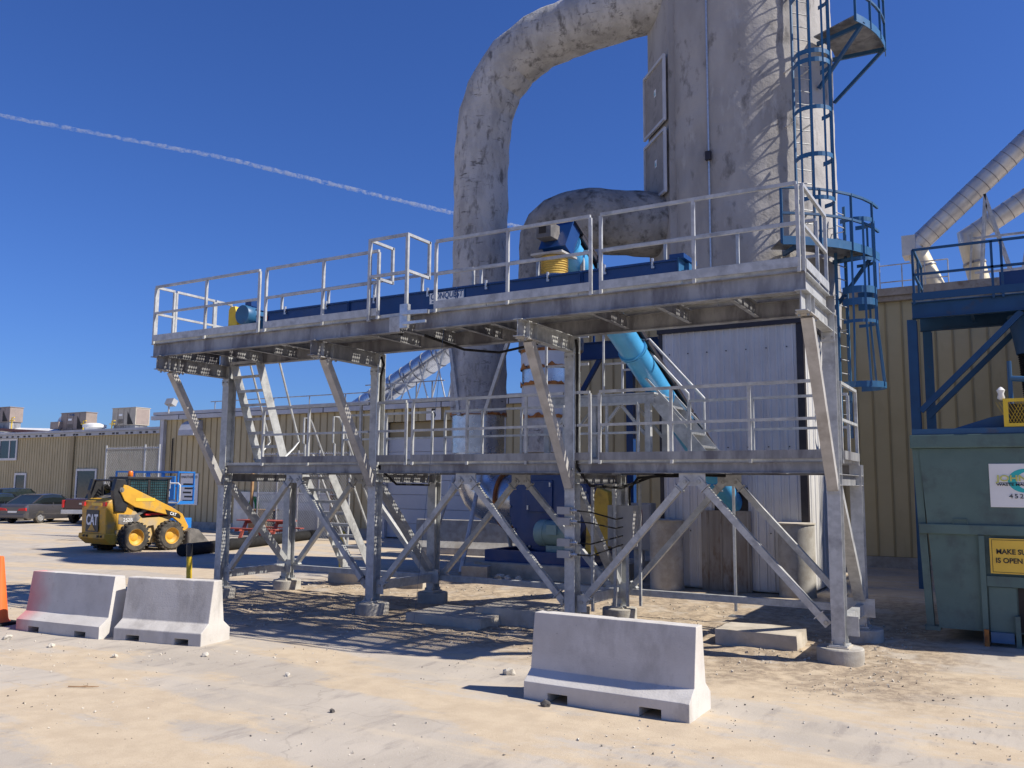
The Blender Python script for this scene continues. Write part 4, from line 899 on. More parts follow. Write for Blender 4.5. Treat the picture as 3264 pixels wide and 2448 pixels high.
# ---------------------------------------------------------------- green container
GC = empty("waste_container", (2.4, 4.2, 0), 0, "large green steel waste container below the blue platform", "container"); od = Vector((2.4, 4.2, 0))
Y0 = 2.15
bd = locd(MB().prism([(.98, .18), (4.4, .18), (4.4, 2.70), (.82, 2.70)], Y0, 6.0, 'xz')).build("body", greenc, GC)
locd(MB().box(.71, 4.5, Y0-.06, 6.06, 2.705, 2.90)).build("top_rim", greenc, GC, bevel=.015)
locd(MB().box(.78, 4.5, Y0-.05, Y0-.002, 1.49, 1.63)).build("belt_rail", greenc, GC, bevel=.01)
locd(MB().bar((.78, Y0+.08, 2.70), (.87, Y0+.08, .20), .10, .12, (0, 1, 0))).build("corner_post", greenc, GC)
locd(MB().box(.80, 1.0, Y0-.02, Y0+.2, .14, .20)).build("post_foot", greenc, GC)
locd(MB().box(1.53, 1.60, Y0-.07, Y0-.002, .02, 1.485)).build("rib", greenc, GC)
locd(MB().box(1.605, 4.4, Y0-.06, Y0-.004, .80, .94)).build("rail", greenc, GC)
locd(MB().box(1.62, 1.95, Y0-.03, Y0-.002, .14, .79)).build("stiffener", greenc, GC)
locd(MB().box(1.97, 3.2, Y0-.012, Y0-.001, .20, .79)).build("dark_recess", dark, GC)
locd(MB().box(1.54, 1.60, Y0-.12, Y0-.072, -.02, .22)).build("foot", rustm, GC); locd(MB().box(1.62, 1.90, Y0-.09, Y0-.04, .05, .19)).build("roller", blueb, GC); locd(MB().box(1.92, 1.98, Y0-.12, Y0-.04, .0, .42)).build("foot", greenc, GC)
locd(MB().tube([(1.22, Y0-.03, 1.635), (1.22, Y0-.03, 1.70), (1.40, Y0-.03, 1.70), (1.40, Y0-.03, 1.635)], .008, 6)).build("handle", greenc, GC)
s1 = locd(MB().box(1.70, 2.75, Y0-.012, Y0-.002, 1.88, 2.48)).build("company_sign", signw, GC, bevel=.004)
crs = MB(); arc = []
for k in range(17):
    a = R(75+k*13); arc.append((2.14+.215*math.cos(a), 2.245+.165*math.sin(a)))
for k in range(17):
    a = R(75+(16-k)*13); arc.append((2.20+.17*math.cos(a), 2.245+.13*math.sin(a)))
locd(crs.prism(arc, Y0-.0155, Y0-.0125, 'xz')).build("crescent_mark", teal, s1)
text("JOHN", .115, lime, s1, Vector((1.79, Y0-.019, 2.275))-od, FRONT, ax='LEFT', sx=1.25, off=.003)
text("WASTE MAN", .048, paintk, s1, Vector((1.785, Y0-.019, 2.19))-od, FRONT, ax='LEFT', sx=1.35, off=.001)
locd(MB().box(1.785, 2.6, Y0-.017, Y0-.014, 2.216, 2.221)).build("underline", paintk, s1)
text("452", .085, paintk, s1, Vector((1.93, Y0-.019, 2.03))-od, FRONT, ax='LEFT', sx=1.15, sp=1.3)
s2_ = locd(MB().box(1.66, 2.9, Y0-.085, Y0-.062, .98, 1.455)).build("instruction_sign", signy, GC)
locd(MB().box(1.685, 2.9, Y0-.0885, Y0-.0855, 1.432, 1.438).box(1.685, 2.9, Y0-.0885, Y0-.0855, .997, 1.003).box(1.685, 1.691, Y0-.0885, Y0-.0855, 1.0031, 1.4319)).build("border_line", paintk, s2_)
text("MAKE SURE", .095, paintk, s2_, Vector((1.735, Y0-.089, 1.275))-od, FRONT, ax='LEFT', off=.002, sx=.95)
text("IS OPEN WHEN", .095, paintk, s2_, Vector((1.725, Y0-.089, 1.155))-od, FRONT, ax='LEFT', off=.002, sx=.95)
lid = locd(MB().prism([(1.25, 2.99), (4.4, 2.99), (4.4, 3.6), (1.75, 3.15)], Y0+.25, 5.6, 'xz')).build("loading_lid", bluest, GC)
locd(MB().box(.74, 4.5, Y0-.03, 6.0, 2.905, 2.985)).build("top_plate", bluest, GC)
gm_ = MB()
gm_.box(1.92, 3.0, Y0-.02, Y0+.02, 3.34, 3.385).box(1.92, 3.0, Y0-.02, Y0+.02, 2.992, 3.04).box(1.92, 1.98, Y0-.02, Y0+.02, 3.041, 3.339)
gd_ = locd(gm_).build("yellow_guard", yel, GC)
m = MB()
for k in range(26):
    x = 1.98+k*.04
    for s in (-1, 1): m.bar((x, Y0, 3.04), (x+s*.15, Y0, 3.34), .004, .008, (0, 1, 0))
locd(m).build("guard_mesh", yel, gd_)
locd(MB().box(1.99, 3.0, Y0+.10, Y0+.30, 2.99, 3.32)).build("guard_interior", dark, gd_)
rag = MB(); 
locd(MB().lathe([(.02, 3.37), (.05, 3.40), (.035, 3.46), (.055, 3.51), (.02, 3.55), (.0, 3.56)], 10, (1.90, Y0+.05, 0))).build("rag", white, GC, 60)
locd(MB().cyl((2.02, Y0+.3, 2.99), (2.02, Y0+.3, 3.95), .03, n=8).cyl((2.02, Y0+.3, 3.7), (2.5, Y0+.3, 3.65), .04, n=8)).build("hydraulic_pipe", bluest, GC)
# ---------------------------------------------------------------- low building with the overhead door
BL = empty("workshop_building", (-24, 20, 0), 0, "low tan metal workshop with numbered white overhead door behind the platform", "building"); ob3 = Vector((-24, 20, 0))
YW = 15.77
siding_run(BL, -33.6, -19.85, YW, .35, 5.10, .393, ob3); siding_run(BL, -14.35, -9.2, YW, .35, 5.10, .396, ob3); siding_run(BL, -19.85, -14.35, YW, 4.60, 5.10, .393, ob3)
od = ob3
locd(MB().box(-33.55, -9.3, YW+.30, 44, .02, 5.1)).build("wall_core", sidingt, BL)
locd(MB().box(-33.55, -9.3, YW+.04, YW+.29, 4.7, 5.1)).build("lintel", sidingt, BL)
locd(MB().box(-33.6, -19.85, YW-.02, YW+.29, -.05, .345)).build("plinth", conc2, BL); locd(MB().box(-14.35, -9.3, YW-.02, YW+.29, -.05, .345)).build("plinth", conc2, BL)
rf = locd(MB().box(-33.9, -9.3, YW-.22, 44, 5.32, 5.47)).build("roof", trimg, BL); locd(MB().box(-34.0, -9.3, YW-.26, YW-.06, 5.10, 5.29)).build("gutter", trimg, rf)
for x in range(-32, -10, 3): locd(MB().box(x-.02, x+.02, YW-.268, YW-.262, 5.09, 5.30)).build("gutter_strap", darktrim, rf)
locd(MB().box(-33.35, -33.12, YW-.20, YW-.02, .1, 5.12)).build("downspout", trimg, BL)
dr_ = locd(MB().box(-19.80, -14.40, YW+.20, YW+.26, 3.97, 4.58)).build("door_header", sidingt, BL)
for k in range(7): locd(MB().box(-19.80, -14.40, YW+.14, YW+.20, .05+k*.56, .05+k*.56+.55)).build("door_section", doorw, BL, bevel=.012)
locd(MB().box(-19.95, -19.80, YW-.03, YW+.14, 0, 4.65)).build("door_jamb", trimg, BL); locd(MB().box(-14.40, -14.25, YW-.03, YW+.14, 0, 4.65)).build("door_jamb", trimg, BL)
ns = locd(MB().box(-17.85, -17.15, YW-.05, YW-.025, 4.62, 5.09)).build("door_number_sign", signw, BL); text("5", .52, paintk, ns, Vector((-17.5, YW-.055, 4.855))-od, FRONT, off=.012)
vt = locd(MB().prism([(YW-.55, 4.30), (YW-.02, 4.30), (YW-.02, 5.0), (YW-.12, 5.0), (YW-.38, 4.82), (YW-.52, 4.55)], -31.65, -30.6, 'yz')).build("vent_hood", trimg, BL)
locd(MB().cyl((-32.6, YW-.06, .5), (-32.6, YW-.06, 4.2), .03, n=8)).build("wall_conduit", dark, BL)
wsg = locd(MB().box(-31.9, -30.7, YW-.05, YW-.026, 1.1, 2.55)).build("notice_sign", signw, BL)
for k, s in enumerate(("UNAUTHORIZED", "VEHICLES", "WILL BE", "TOWED AT", "OWNERS", "EXPENSE")[:1]+("",)*0): text(s, .17, paintk, wsg, Vector((-31.3, YW-.056, 2.38))-od, FRONT, sx=.85)
for k in range(5): locd(MB().box(-31.7+.1*(k % 2), -30.9-.12*(k % 3), YW-.054, YW-.0512, 1.25+.19*k, 1.33+.19*k)).build("notice_line", paintk, wsg)
fl = empty("floodlight", (-32.6, 15.4, 5.47), 0, "grey floodlight tilted on the corner of the workshop roof", "floodlight")
MB().box(-.28, .24, -.2, .08, .30, .60).build("lamp_housing", greyb, fl, rot=(R(-25), 0, 0)); MB().cyl((0, 0, -.1), (0, 0, .4), .04, n=8).build("stand", galv, fl)
rl = empty("workshop_roof_railing", (-24, 17, 5.47), 0, "low grey pipe railing along the workshop roof", "railing")
for x in (-7.3, -5.4, -3.4, -1.2, .9, 2.8): MB().cyl((x, 0, -.05), (x, 0, .55), .025, n=6).build("post", galvd, rl)
MB().cyl((-7.6, 0, .55), (2.9, 0, .55), .025, n=6).build("rail", galvd, rl)
tb_ = empty("roof_bench_frame", (-19.9, 17, 5.47), 0, "small raised pipe frame on the workshop roof near the slanting duct", "frame")
for x in (-1.6, -.7, .6, 1.4): MB().cyl((x, 0, -.05), (x, 0, .85), .03, n=6).build("leg", galvd, tb_)
MB().box(-2.1, 2.0, -.03, .03, .84, .88).build("top_bar", galvd, tb_)
# slanting silver duct over the workshop
SD = empty("slanting_duct", (-21, 20, 5.4), 0, "silver duct on trestles rising over the workshop roof towards the tall duct", "duct"); od = Vector((-21, 20, 5.4))
a, c = Vector((-25.0, 20, 5.55)), Vector((-18.6, 20, 8.75)); dv = c-a
sd = locd(MB().tube([a-dv*.02, c], .52, 28)).build("pipe", alum, SD, 40)
for k in range(1, 11): locd(MB().tube([a+dv*k/11, a+dv*(k/11+.006)], .545, 28)).build("seam_ring", galvd, sd, 40)
for k, x in enumerate((-23.6, -22.7, -21.8, -20.9, -20.0, -19.1)):
    zt = a.z+(x-a.x)/dv.x*dv.z
    locd(MB().bar((x-.45, 19.5, 5.4), (x+.35, 19.45, zt), .05, .05, (0, 1, 0)).bar((x+.55, 19.5, 5.4), (x-.15, 19.45, zt), .05, .05, (0, 1, 0))).build("trestle", galv, SD)
locd(MB().bar((-24.6, 19.42, 5.55), (-18.7, 19.42, 8.5), .07, .07)).build("rail", galvd, SD)
wv = empty("roof_stack", (-17.5, 24, 5.4), 0, "thin white vent stack rising behind the workshop roof", "vent"); MB().lathe([(.16, 0), (.16, 2.4), (.2, 2.42), (.2, 2.6), (.0, 2.62)], 14).build("pipe", white, wv, 40)
# chain link fences
def fence(name, p0, p1, h, posts, label, z0=.05):
    p0, p1 = Vector((*p0, 0)), Vector((*p1, 0)); f = empty(name, p0, 0, label, "fence"); d = p1-p0; Ln = d.length; d.normalize(); u = Vector((0, 0, 1))
    for t_ in posts: MB().cyl(d*Ln*t_, d*Ln*t_+u*(h+.12), .035, n=8).build("post", galv, f, 40)
    MB().cyl(u*(h-.02), d*Ln+u*(h-.02), .024, n=8).build("top_rail", galv, f, 40)
    MB().cyl(u*(h*.52), d*Ln+u*(h*.52), .018, n=8).build("mid_rail", galv, f, 40)
    m = MB(); st = .125; n = int((Ln+h)/st); nrm = Vector((-d.y, d.x, 0))
    for k in range(n+1):
        s = k*st-h
        for sg in (1, -1):
            aa = max(0, s); bb = min(Ln, s+h)
            if bb-aa < .02: continue
            if sg > 0: q0, q1 = (aa, aa-s), (bb, bb-s)
            else: q0, q1 = (aa, h-(aa-s)), (bb, h-(bb-s))
            A, B = d*q0[0]+u*(q0[1]+z0), d*q1[0]+u*(q1[1]+z0); m.bar(A+nrm*.003*sg, B+nrm*.003*sg, .0075, .0075, nrm)
    me = bpy.data.meshes.new("mesh"); me.from_pydata(m.v, [], m.f); link("wire_mesh", me, galv, f); return f
fence("chain_link_fence", (-29.3, 10.0), (-26.1, 10.0), 3.45, (0, .74, 1), "tall chain link fence panel behind the yellow loader")
fence("chain_link_fence", (-24.6, 13.6), (-19.8, 13.6), 3.3, (0, .22, .45, .68, 1), "chain link fence in front of the workshop wall behind the picnic table")
# picnic table
PT = empty("picnic_table", (-22.6, 12.2, 0), R(4), "red stained wooden picnic table beside the workshop wall", "picnic table")
for k in range(5): MB().box(-1.15, 1.15, -.38+k*.154, -.38+k*.154+.145, .71, .75).build("top_plank", redw, PT, bevel=.006)
for y in (-.78, .60):
    for k in range(1): MB().box(-1.15, 1.15, y-.05, y+.19, .42, .46).build("seat_plank", redw, PT, bevel=.006)
for x in (-.75, .75):
    for s in (-1, 1): MB().bar((x, s*.25, .70), (x, s*.62, .0), .045, .14, (1, 0, 0)).build("leg", redw, PT)
    MB().box(x-.07, x-.03, -.80, .78, .33, .42).build("cross_beam", redw, PT); MB().box(x+.03, x+.06, -.36, .36, .62, .705).build("cleat", redw, PT)
# black corrugated pipe
pp = MB(); pts = []; rs = []
for k in range(120):
    f = k/119; pts.append((-19.0-2.6*f, 5.45+8.3*f, .18)); rs.append(.165+.016*(k % 2))
pl = pp.tube(pts, rs, 20, cap=True).build("corrugated_pipe", blk, None, 70); tag(pl, "long black corrugated pipe lying on the yard behind the platform", "pipe")
# leaning timber, hose, low white board
tp = empty("timber_post", (-26.0, 14.6, 0), 0, "thin brown timber post standing before the workshop wall", "post"); MB().box(-.05, .05, -.05, .05, 0, 2.9).build("post", wood, tp)
tp2 = empty("timber_post", (-22.1, 15.2, 0), 0, "brown timber post behind the chain link fence", "post"); MB().box(-.05, .05, -.05, .05, 0, 2.9).build("post", wood, tp2)
wt = empty("timber_crate", (-25.0, 14.3, 0), 0, "dark timber crate with a pale lid beside the green hose", "crate")
for k in range(4): MB().box(-.5, .5, -.3, -.26, .05+k*.24, .05+k*.24+.22).build("slat", wood, wt)
MB().box(-.48, .48, -.255, .3, .03, 1.0).build("crate_core", dark, wt); MB().box(-.55, .55, -.35, .35, 1.01, 1.06).build("lid", wood, wt)
hs = empty("garden_hose", (-26.6, 15.2, 1.0), 0, "coiled green hose hanging before the workshop wall", "hose")
hosem = pm("green_hose", (.02,.30,.08), (.02,.25,.07), 5, .5, 0, .05, 40)
for k in range(6): MB().tube(ring((0, .03*k, 0), .30+.03*(k % 3), 24, 'y', sx=.7, sy=1.5), .022, 6, closed=True).build("coil", hosem, hs, 60)
wb = empty("white_rail_board", (-25.8, 15.55, 0), 0, "long white board fixed low on the workshop wall", "board"); MB().box(-2.0, 3.6, -.05, .0, 1.0, 1.30).build("board", white, wb); MB().box(-2.4, 3.4, .08, .12, -.02, 1.75).build("backing_sheet", galduct, wb)
nb = empty("concrete_barrier", (-12.6, 11.0, 0), R(8), "grey concrete barrier standing before the overhead door", "barrier")
MB().prism([(-.3,0),(-.3,.2),(-.15,.4),(-.08,1.05),(.08,1.05),(.15,.4),(.3,.2),(.3,0)], -1.9, 1.6, 'yz').build("barrier_body", conc2, nb, bevel=.02)
pb = empty("bollard", (-12.2, 4.6, 0), 0, "yellow bollard half hidden behind the lower stair", "bollard"); MB().lathe([(.07, 0), (.07, .95), (.04, .99), (0, 1.0)], 14).build("post", yel, pb, 40)
# ---------------------------------------------------------------- office building far left
BF = empty("office_building", (-58, 24, 0), 0, "far tan office block with windows and a white door at the left", "building"); od = Vector((-58, 24, 0))
YO = 24.0; mo_ = MB().box(0, .894, 0, .05, 0, 5.1)
for k in range(3): mo_.box(.15+k*.3-.03, .15+k*.3+.03, -.03, -.001, 0, 5.1)
mo_ = mo_.mesh("panel")
for k in range(48):
    link("siding_panel", mo_, siding, BF, Vector((-76.0+k*.9, YO, .1))-od)
locd(MB().box(-76, -33, YO+.06, 46, 0, 5.2)).build("wall_core", sidingt, BF)
rf = locd(MB().box(-76.2, -33, YO-.3, 46, 5.42, 5.57)).build("roof", trimg, BF); locd(MB().box(-76.2, -33, YO-.2, YO-.02, 5.17, 5.41)).build("fascia", trimg, rf)
for k in range(60): x = -75.5+k*.7+.2*math.sin(k*3); locd(MB().box(x, x+.25, YO-.212, YO-.202, 5.20, 5.32)).build("light_string", darktrim, rf)
locd(MB().box(-53.3, -52.9, YO-.12, YO-.035, .1, 5.17)).build("downspout", sidingt, BF)
def win(x0, x1, z0, z1, mull=()):
    f = locd(MB().box(x0, x1, YO-.10, YO-.034, z1-.14, z1).box(x0, x1, YO-.10, YO-.034, z0, z0+.16).box(x0, x0+.14, YO-.10, YO-.034, z0+.161, z1-.141).box(x1-.14, x1, YO-.10, YO-.034, z0+.161, z1-.141)).build("window_frame", white, BF)
    locd(MB().box(x0+.1, x1-.1, YO-.055, YO-.04, z0+.12, z1-.1)).build("pane", glass, f)
    for m_ in mull: locd(MB().box(m_-.06, m_+.06, YO-.095, YO-.056, z0+.161, z1-.141)).build("mullion", white, f)
win(-64.5, -59.55, 3.60, 5.15, (-63.4, -61.75, -60.5)); win(-59.6, -58.2, .1, 2.70); win(-52.5, -50.3, .9, 2.98)
locd(MB().box(-59.62, -58.18, YO-.11, YO-.101, .1, .9)).build("door_panel", white, BF)
wr = tag(MB().add([(-98, 26.2, 5.6), (-56, 26.2, 5.6), (-56, 33, 6.15), (-98, 33, 7.75), (-98, 26.2, 5.0), (-56, 26.2, 5.0), (-56, 33, 5.0), (-98, 33, 5.0)], [(0,1,2,3),(4,7,6,5),(0,4,5,1),(1,5,6,2),(2,6,7,3),(3,7,4,0)]).build("white_roof_building", white, None), "white roofed building rising behind the far office block", "building")
def rtu(name, x, y, z, wd, dp, h, mat, label, logo=True, coil=False):
    u = empty(name, (x, y, z), 0, label, "air conditioner", "rooftop air conditioners")
    MB().box(0, wd, 0, dp, .25, h).build("cabinet", mat, u, bevel=.02); MB().box(-.04, wd+.04, -.04, dp+.04, h, h+.05).build("lid", mat, u)
    MB().box(.1, wd-.1, .1, dp-.1, -.6, .24).build("curb", galvd, u)
    for k in range(1, 4): MB().box(wd*k/4-.012, wd*k/4+.012, -.012, -.001, .28, h-.03).build("panel_joint", darktrim, u)
    for k in range(5): MB().box(wd*.28, wd*.48, -.02, -.002, .4+k*.07, .43+k*.07).build("louvre", darktrim, u)
    MB().add([(wd*.66, -.014, h-.25), (wd*.66, -.014, .3), (wd*.92, -.014, .3)], [(0, 1, 2)]).build("dark_opening", dark, u)
    MB().box(wd*.3, wd*.44, -.016, -.003, h*.62, h*.72).build("label_plate", signw, u)
    if logo: text("YORK", .28, signb, u, (wd*.45, -.02, h*.90), FRONT)
    if coil:
        gp = MB().box(wd+.002, wd+.012, .08, dp-.08, .32, h-.08).build("coil", brownh, u)
    return u
rtu("rooftop_unit", -78.2, 32, 7.1, 3.2, 1.2, 1.55, brownh, "brown rooftop air conditioner at the left edge of the photo")
u2 = rtu("rooftop_unit", -67.4, 32, 6.15, 3.4, 1.0, 1.65, brownh, "brown rooftop air conditioner with a curved silver duct beside it")
MB().lathe([(.75, 0), (.75, 1.0)], 20, (-.9, 1.0, .9), 'x').build("round_duct", galduct, u2, 40)
MB().box(-.9, .25, -.35, .6, .35, .95).build("intake_hood", brownh, u2)
rtu("rooftop_unit", -60.6, 32, 6.35, 2.9, 1.3, 1.60, beige, "beige rooftop air conditioner with a coil side nearest the workshop", False, True)
for i, (x, z) in enumerate(((-73.9, 6.7), (-63.7, 6.1), (-60.0, 6.0))):
    g_ = empty("gas_pipe", (x, 31.6, z), 0, "thin yellow gas pipe beside the %s rooftop air conditioner" % ("leftmost", "middle", "beige")[i], "pipe", "yellow gas pipes on the office roof")
    MB().tube([(0, 0, -.6), (0, 0, .95), (.35, 0, .95)], .05, 8).tube([(-.3, 0, .7), (.35, 0, .7)], .04, 8).build("pipe", yel, g_, 40)
bm_ = empty("roof_beam", (-70, 31.5, 6.2), 0, "dark red steel beam under the rooftop air conditioners", "beam"); MB().box(-8, 7.2, 0, .2, .0, .25).build("beam", pm("oxide_red", (.14,.04,.03), None, 3, .6, 0, 0), bm_, rot=(0, R(3.2), 0))
rv = empty("roof_vent", (-61.9, 31.4, 5.9), 0, "small white round roof vent left of the beige unit", "vent"); MB().lathe([(.75, 0), (.75, .5), (.9, .55), (.9, .75), (.4, .9), (0, .92)], 16).build("cap", white, rv, 40)
# ---------------------------------------------------------------- cars
def car(name, loc, rz, label, paint, prof, roof, L_, Wd, wheels, wr, cat="car", lamps=True, hub=None):
    c = empty(name, loc, rz, label, cat, "vehicles parked by the office")
    # body: cross sections along length (x forward), rounded sides
    def loft(pf, inset, zmid):
        m = MB(); n = len(pf); ring_ = []
        for (x, z0, z1, wv) in pf:
            hw = wv/2; zs = [(hw*.93, z0), (hw, z0+(z1-z0)*.25), (hw*.985, z0+(z1-z0)*.7), (hw*inset, z1)]
            ring_.append([(x, y, z) for y, z in zs]+[(x, -y, z) for y, z in zs[::-1]])
        for r_ in ring_: m.v += r_
        k = 8
        for i in range(n-1): m.f += [(i*k+j, i*k+(j+1) % k, (i+1)*k+(j+1) % k, (i+1)*k+j) for j in range(k)]
        m.f += [tuple(range(k)), tuple((n-1)*k+j for j in range(k-1, -1, -1))]
        return m
    loft(prof, .90, 0).build("body", paint, c, 28, bevel=.03)
    if roof:
        gl = loft(roof, .86, 0).build("glasshouse", cglass, c, 20)
        rp = [(x, z1-.012, z1+.025, wv*.87) for (x, z0, z1, wv) in roof[1:-1]]
        m = MB()
        for (x, z0, z1, wv) in rp: m.v += [(x, wv/2, z0), (x, wv/2*.9, z1), (x, -wv/2*.9, z1), (x, -wv/2, z0)]
        for i in range(len(rp)-1): m.f += [(i*4+j, i*4+(j+1) % 4, (i+1)*4+(j+1) % 4, (i+1)*4+j) for j in range(4)]
        m.f += [(0, 1, 2, 3), tuple((len(rp)-1)*4+j for j in (3, 2, 1, 0))]; m.build("roof", paint, c, 30)
        for s in (-1, 1):
            for i in range(len(roof)):
                pass
            xs = [roof[0], roof[1]]; x0, z00, z01, w0 = roof[0]; x1, z10, z11, w1 = roof[1]
            MB().bar((x0+.05, s*w0*.47, z01+.01), (x1, s*w1*.44, z11), .05, .05).build("pillar", paint, c)
            x0, z00, z01, w0 = roof[-1]; x1, z10, z11, w1 = roof[-2]
            MB().bar((x0-.05, s*w0*.47, z01+.01), (x1, s*w1*.44, z11), .05, .05).build("pillar", paint, c)
            xm = (roof[1][0]+roof[-2][0])/2; MB().bar((xm, s*roof[1][3]*.492, roof[1][1]), (xm, s*roof[1][3]*.432, roof[1][2]), .06, .03, (0, 1, 0)).build("pillar", paint, c)
    for x in wheels:
        for s in (-1, 1):
            wy = s*(Wd/2-.11); wo = MB().lathe([(wr*.62, -.10), (wr*.95, -.10), (wr, -.06), (wr, .06), (wr*.95, .10), (wr*.62, .10)], 24, (x, wy, wr), 'y', False).build("wheel", tyre, c, 35)
            MB().lathe([(.02, s*.09), (wr*.2, s*.11), (wr*.62, s*.085), (wr*.66, s*.105)], 20, (x, wy, wr), 'y', False).build("rim", hub or galduct, wo, 35)
    if lamps:
        xr, z0, z1, wv = prof[0]
        for s in (-1, 1): MB().prism([(s*wv*.20, z0+(z1-z0)*.62), (s*wv*.52, z0+(z1-z0)*.60), (s*wv*.505, z0+(z1-z0)*.88), (s*wv*.25, z0+(z1-z0)*.80)], xr-.03, xr+.16, 'yz').build("tail_lamp", redl, c, bevel=.01)
        MB().box(xr-.02, xr+.05, -.26, .26, z0+(z1-z0)*.42, z0+(z1-z0)*.58).build("number_plate", signw, c)
        MB().box(xr-.035, xr+.2, -wv*.47, wv*.47, z0-.02, z0+.16).build("bumper", paint, c, bevel=.03)
    return c
greyp = pm("grey_car_paint", (.10,.097,.105), (.11,.105,.115), 1, .3, .5, 0, coat=.8)
bluep = pm("dark_blue_car_paint", (.02,.022,.04), (.022,.025,.045), 1, .3, .3, 0, coat=.8)
suvp = pm("dark_green_car_paint", (.025,.028,.03), (.03,.033,.035), 1, .3, .3, 0, coat=.8)
marp = pm("maroon_truck_paint", (.055,.022,.025), (.06,.025,.027), 1, .32, .3, 0, coat=.8)
sed = [(-2.25,.32,.86,1.55),(-2.12,.24,.98,1.74),(-1.55,.22,1.0,1.80),(-.9,.2,.95,1.82),(.6,.2,.92,1.82),(1.2,.2,.90,1.80),(1.9,.22,.80,1.70),(2.2,.28,.66,1.5)]
sroof = [(-1.85,.93,.985,1.6),(-1.0,.93,1.42,1.5),(-.3,.93,1.47,1.48),(.35,.93,1.42,1.48),(1.25,.88,.93,1.6)]
wrim = pm("alloy_rim", (.6,.6,.6), (.5,.5,.5), 8, .35, .6, 0)
hd = R(108)
car("sedan", (-42.6, 15.85, 0), hd, "grey four door sedan parked left of the yellow loader", greyp, sed, sroof, 4.5, 1.82, (-1.35, 1.35), .33, hub=wrim)
car("sedan", (-45.5, 14.95, 0), hd, "dark blue sedan parked left of the grey sedan", bluep, sed, sroof, 4.5, 1.82, (-1.35, 1.35), .33)
suv = [(-2.3,.4,1.02,1.6),(-2.2,.3,1.12,1.82),(-1.5,.28,1.12,1.88),(.9,.28,1.08,1.88),(1.6,.28,1.02,1.84),(2.2,.32,.88,1.7),(2.4,.4,.7,1.5)]
sur = [(-2.15,1.08,1.14,1.66),(-1.8,1.08,1.66,1.5),(-.8,1.08,1.72,1.5),(.3,1.08,1.68,1.5),(1.15,1.02,1.10,1.66)]
car("sport_utility_vehicle", (-49.0, 18.0, 0), hd, "dark sport utility vehicle at the left edge behind the sedans", suvp, suv, sur, 4.7, 1.88, (-1.45, 1.45), .37)
trk = [(-2.8,.55,1.22,1.78),(-2.7,.5,1.26,1.96),(-.9,.45,1.26,2.0),(.9,.42,1.26,2.0),(1.6,.42,1.22,1.98),(2.6,.45,1.12,1.9),(2.8,.55,.9,1.7)]
trr = [(-.75,1.22,1.28,1.75),(-.6,1.22,1.86,1.55),(.2,1.22,1.92,1.55),(.9,1.22,1.86,1.55),(1.6,1.18,1.26,1.75)]
tk = car("pickup_truck", (-40.5, 18.0, 0), R(120), "dark maroon pickup truck with red tail lamp behind the loader", marp, trk, trr, 5.6, 2.0, (-1.7, 1.75), .42, "pickup truck", lamps=False)
for s in (-1, 1): MB().box(-2.84, -2.7, s*.99-.12 if s > 0 else -.99, .99 if s > 0 else -.99+.12, .82, 1.2).build("tail_lamp", redl, tk, bevel=.02)
MB().box(-2.98, -2.82, -.95, .95, .50, .72).build("chrome_bumper", galduct, tk, bevel=.03); MB().box(-2.83, -2.80, -.80, .80, .78, 1.24).build("tailgate", marp, tk, bevel=.02); MB().box(-2.85, -2.831, -.1, .1, .98, 1.06).build("badge", galduct, tk)
# ---------------------------------------------------------------- skid steer loader
LD = empty("skid_steer_loader", (-22.3, 6.4, 0), R(86), "yellow skid steer loader with black cab and big logo on its rear", "loader"); LD.scale = (1.1, 1.1, 1.1)
for x in (-.56, .57):
    for s in (-1, 1):
        y = s*.70; w_ = MB().lathe([(.22, -.15), (.36, -.155), (.40, -.12), (.405, .12), (.36, .155), (.22, .15)], 32, (x, y, .41), 'y', False).build("wheel", tyre, LD, 35)
        for k in range(22):
            a = k*2*math.pi/22
            for q in (-1, 1):
                aa = a+(.07 if q > 0 else 0); c_ = Vector((x+.412*math.cos(aa), y+q*.075, .41+.412*math.sin(aa)))
                MB().bar(c_+Vector((0, -.07, 0)), c_+Vector((-.03*q*math.sin(aa), .07, .03*q*math.cos(aa))), .05, .035, (math.cos(aa), 0, math.sin(aa))).build("tread_block", tyre, w_)
        MB().lathe([(.0, s*.05), (.09, s*.055), (.12, s*.04), (.20, s*.09), (.225, s*.15), (.235, s*.156)], 28, (x, y, .41), 'y', False).build("rim", catyel, w_, 35)
MB().prism([(-.98,.22),(.88,.22),(.98,.55),(.80,.72),(-.60,.74),(-.98,.62)], -.52, .52, 'xz').build("chassis", mud, LD, bevel=.015)
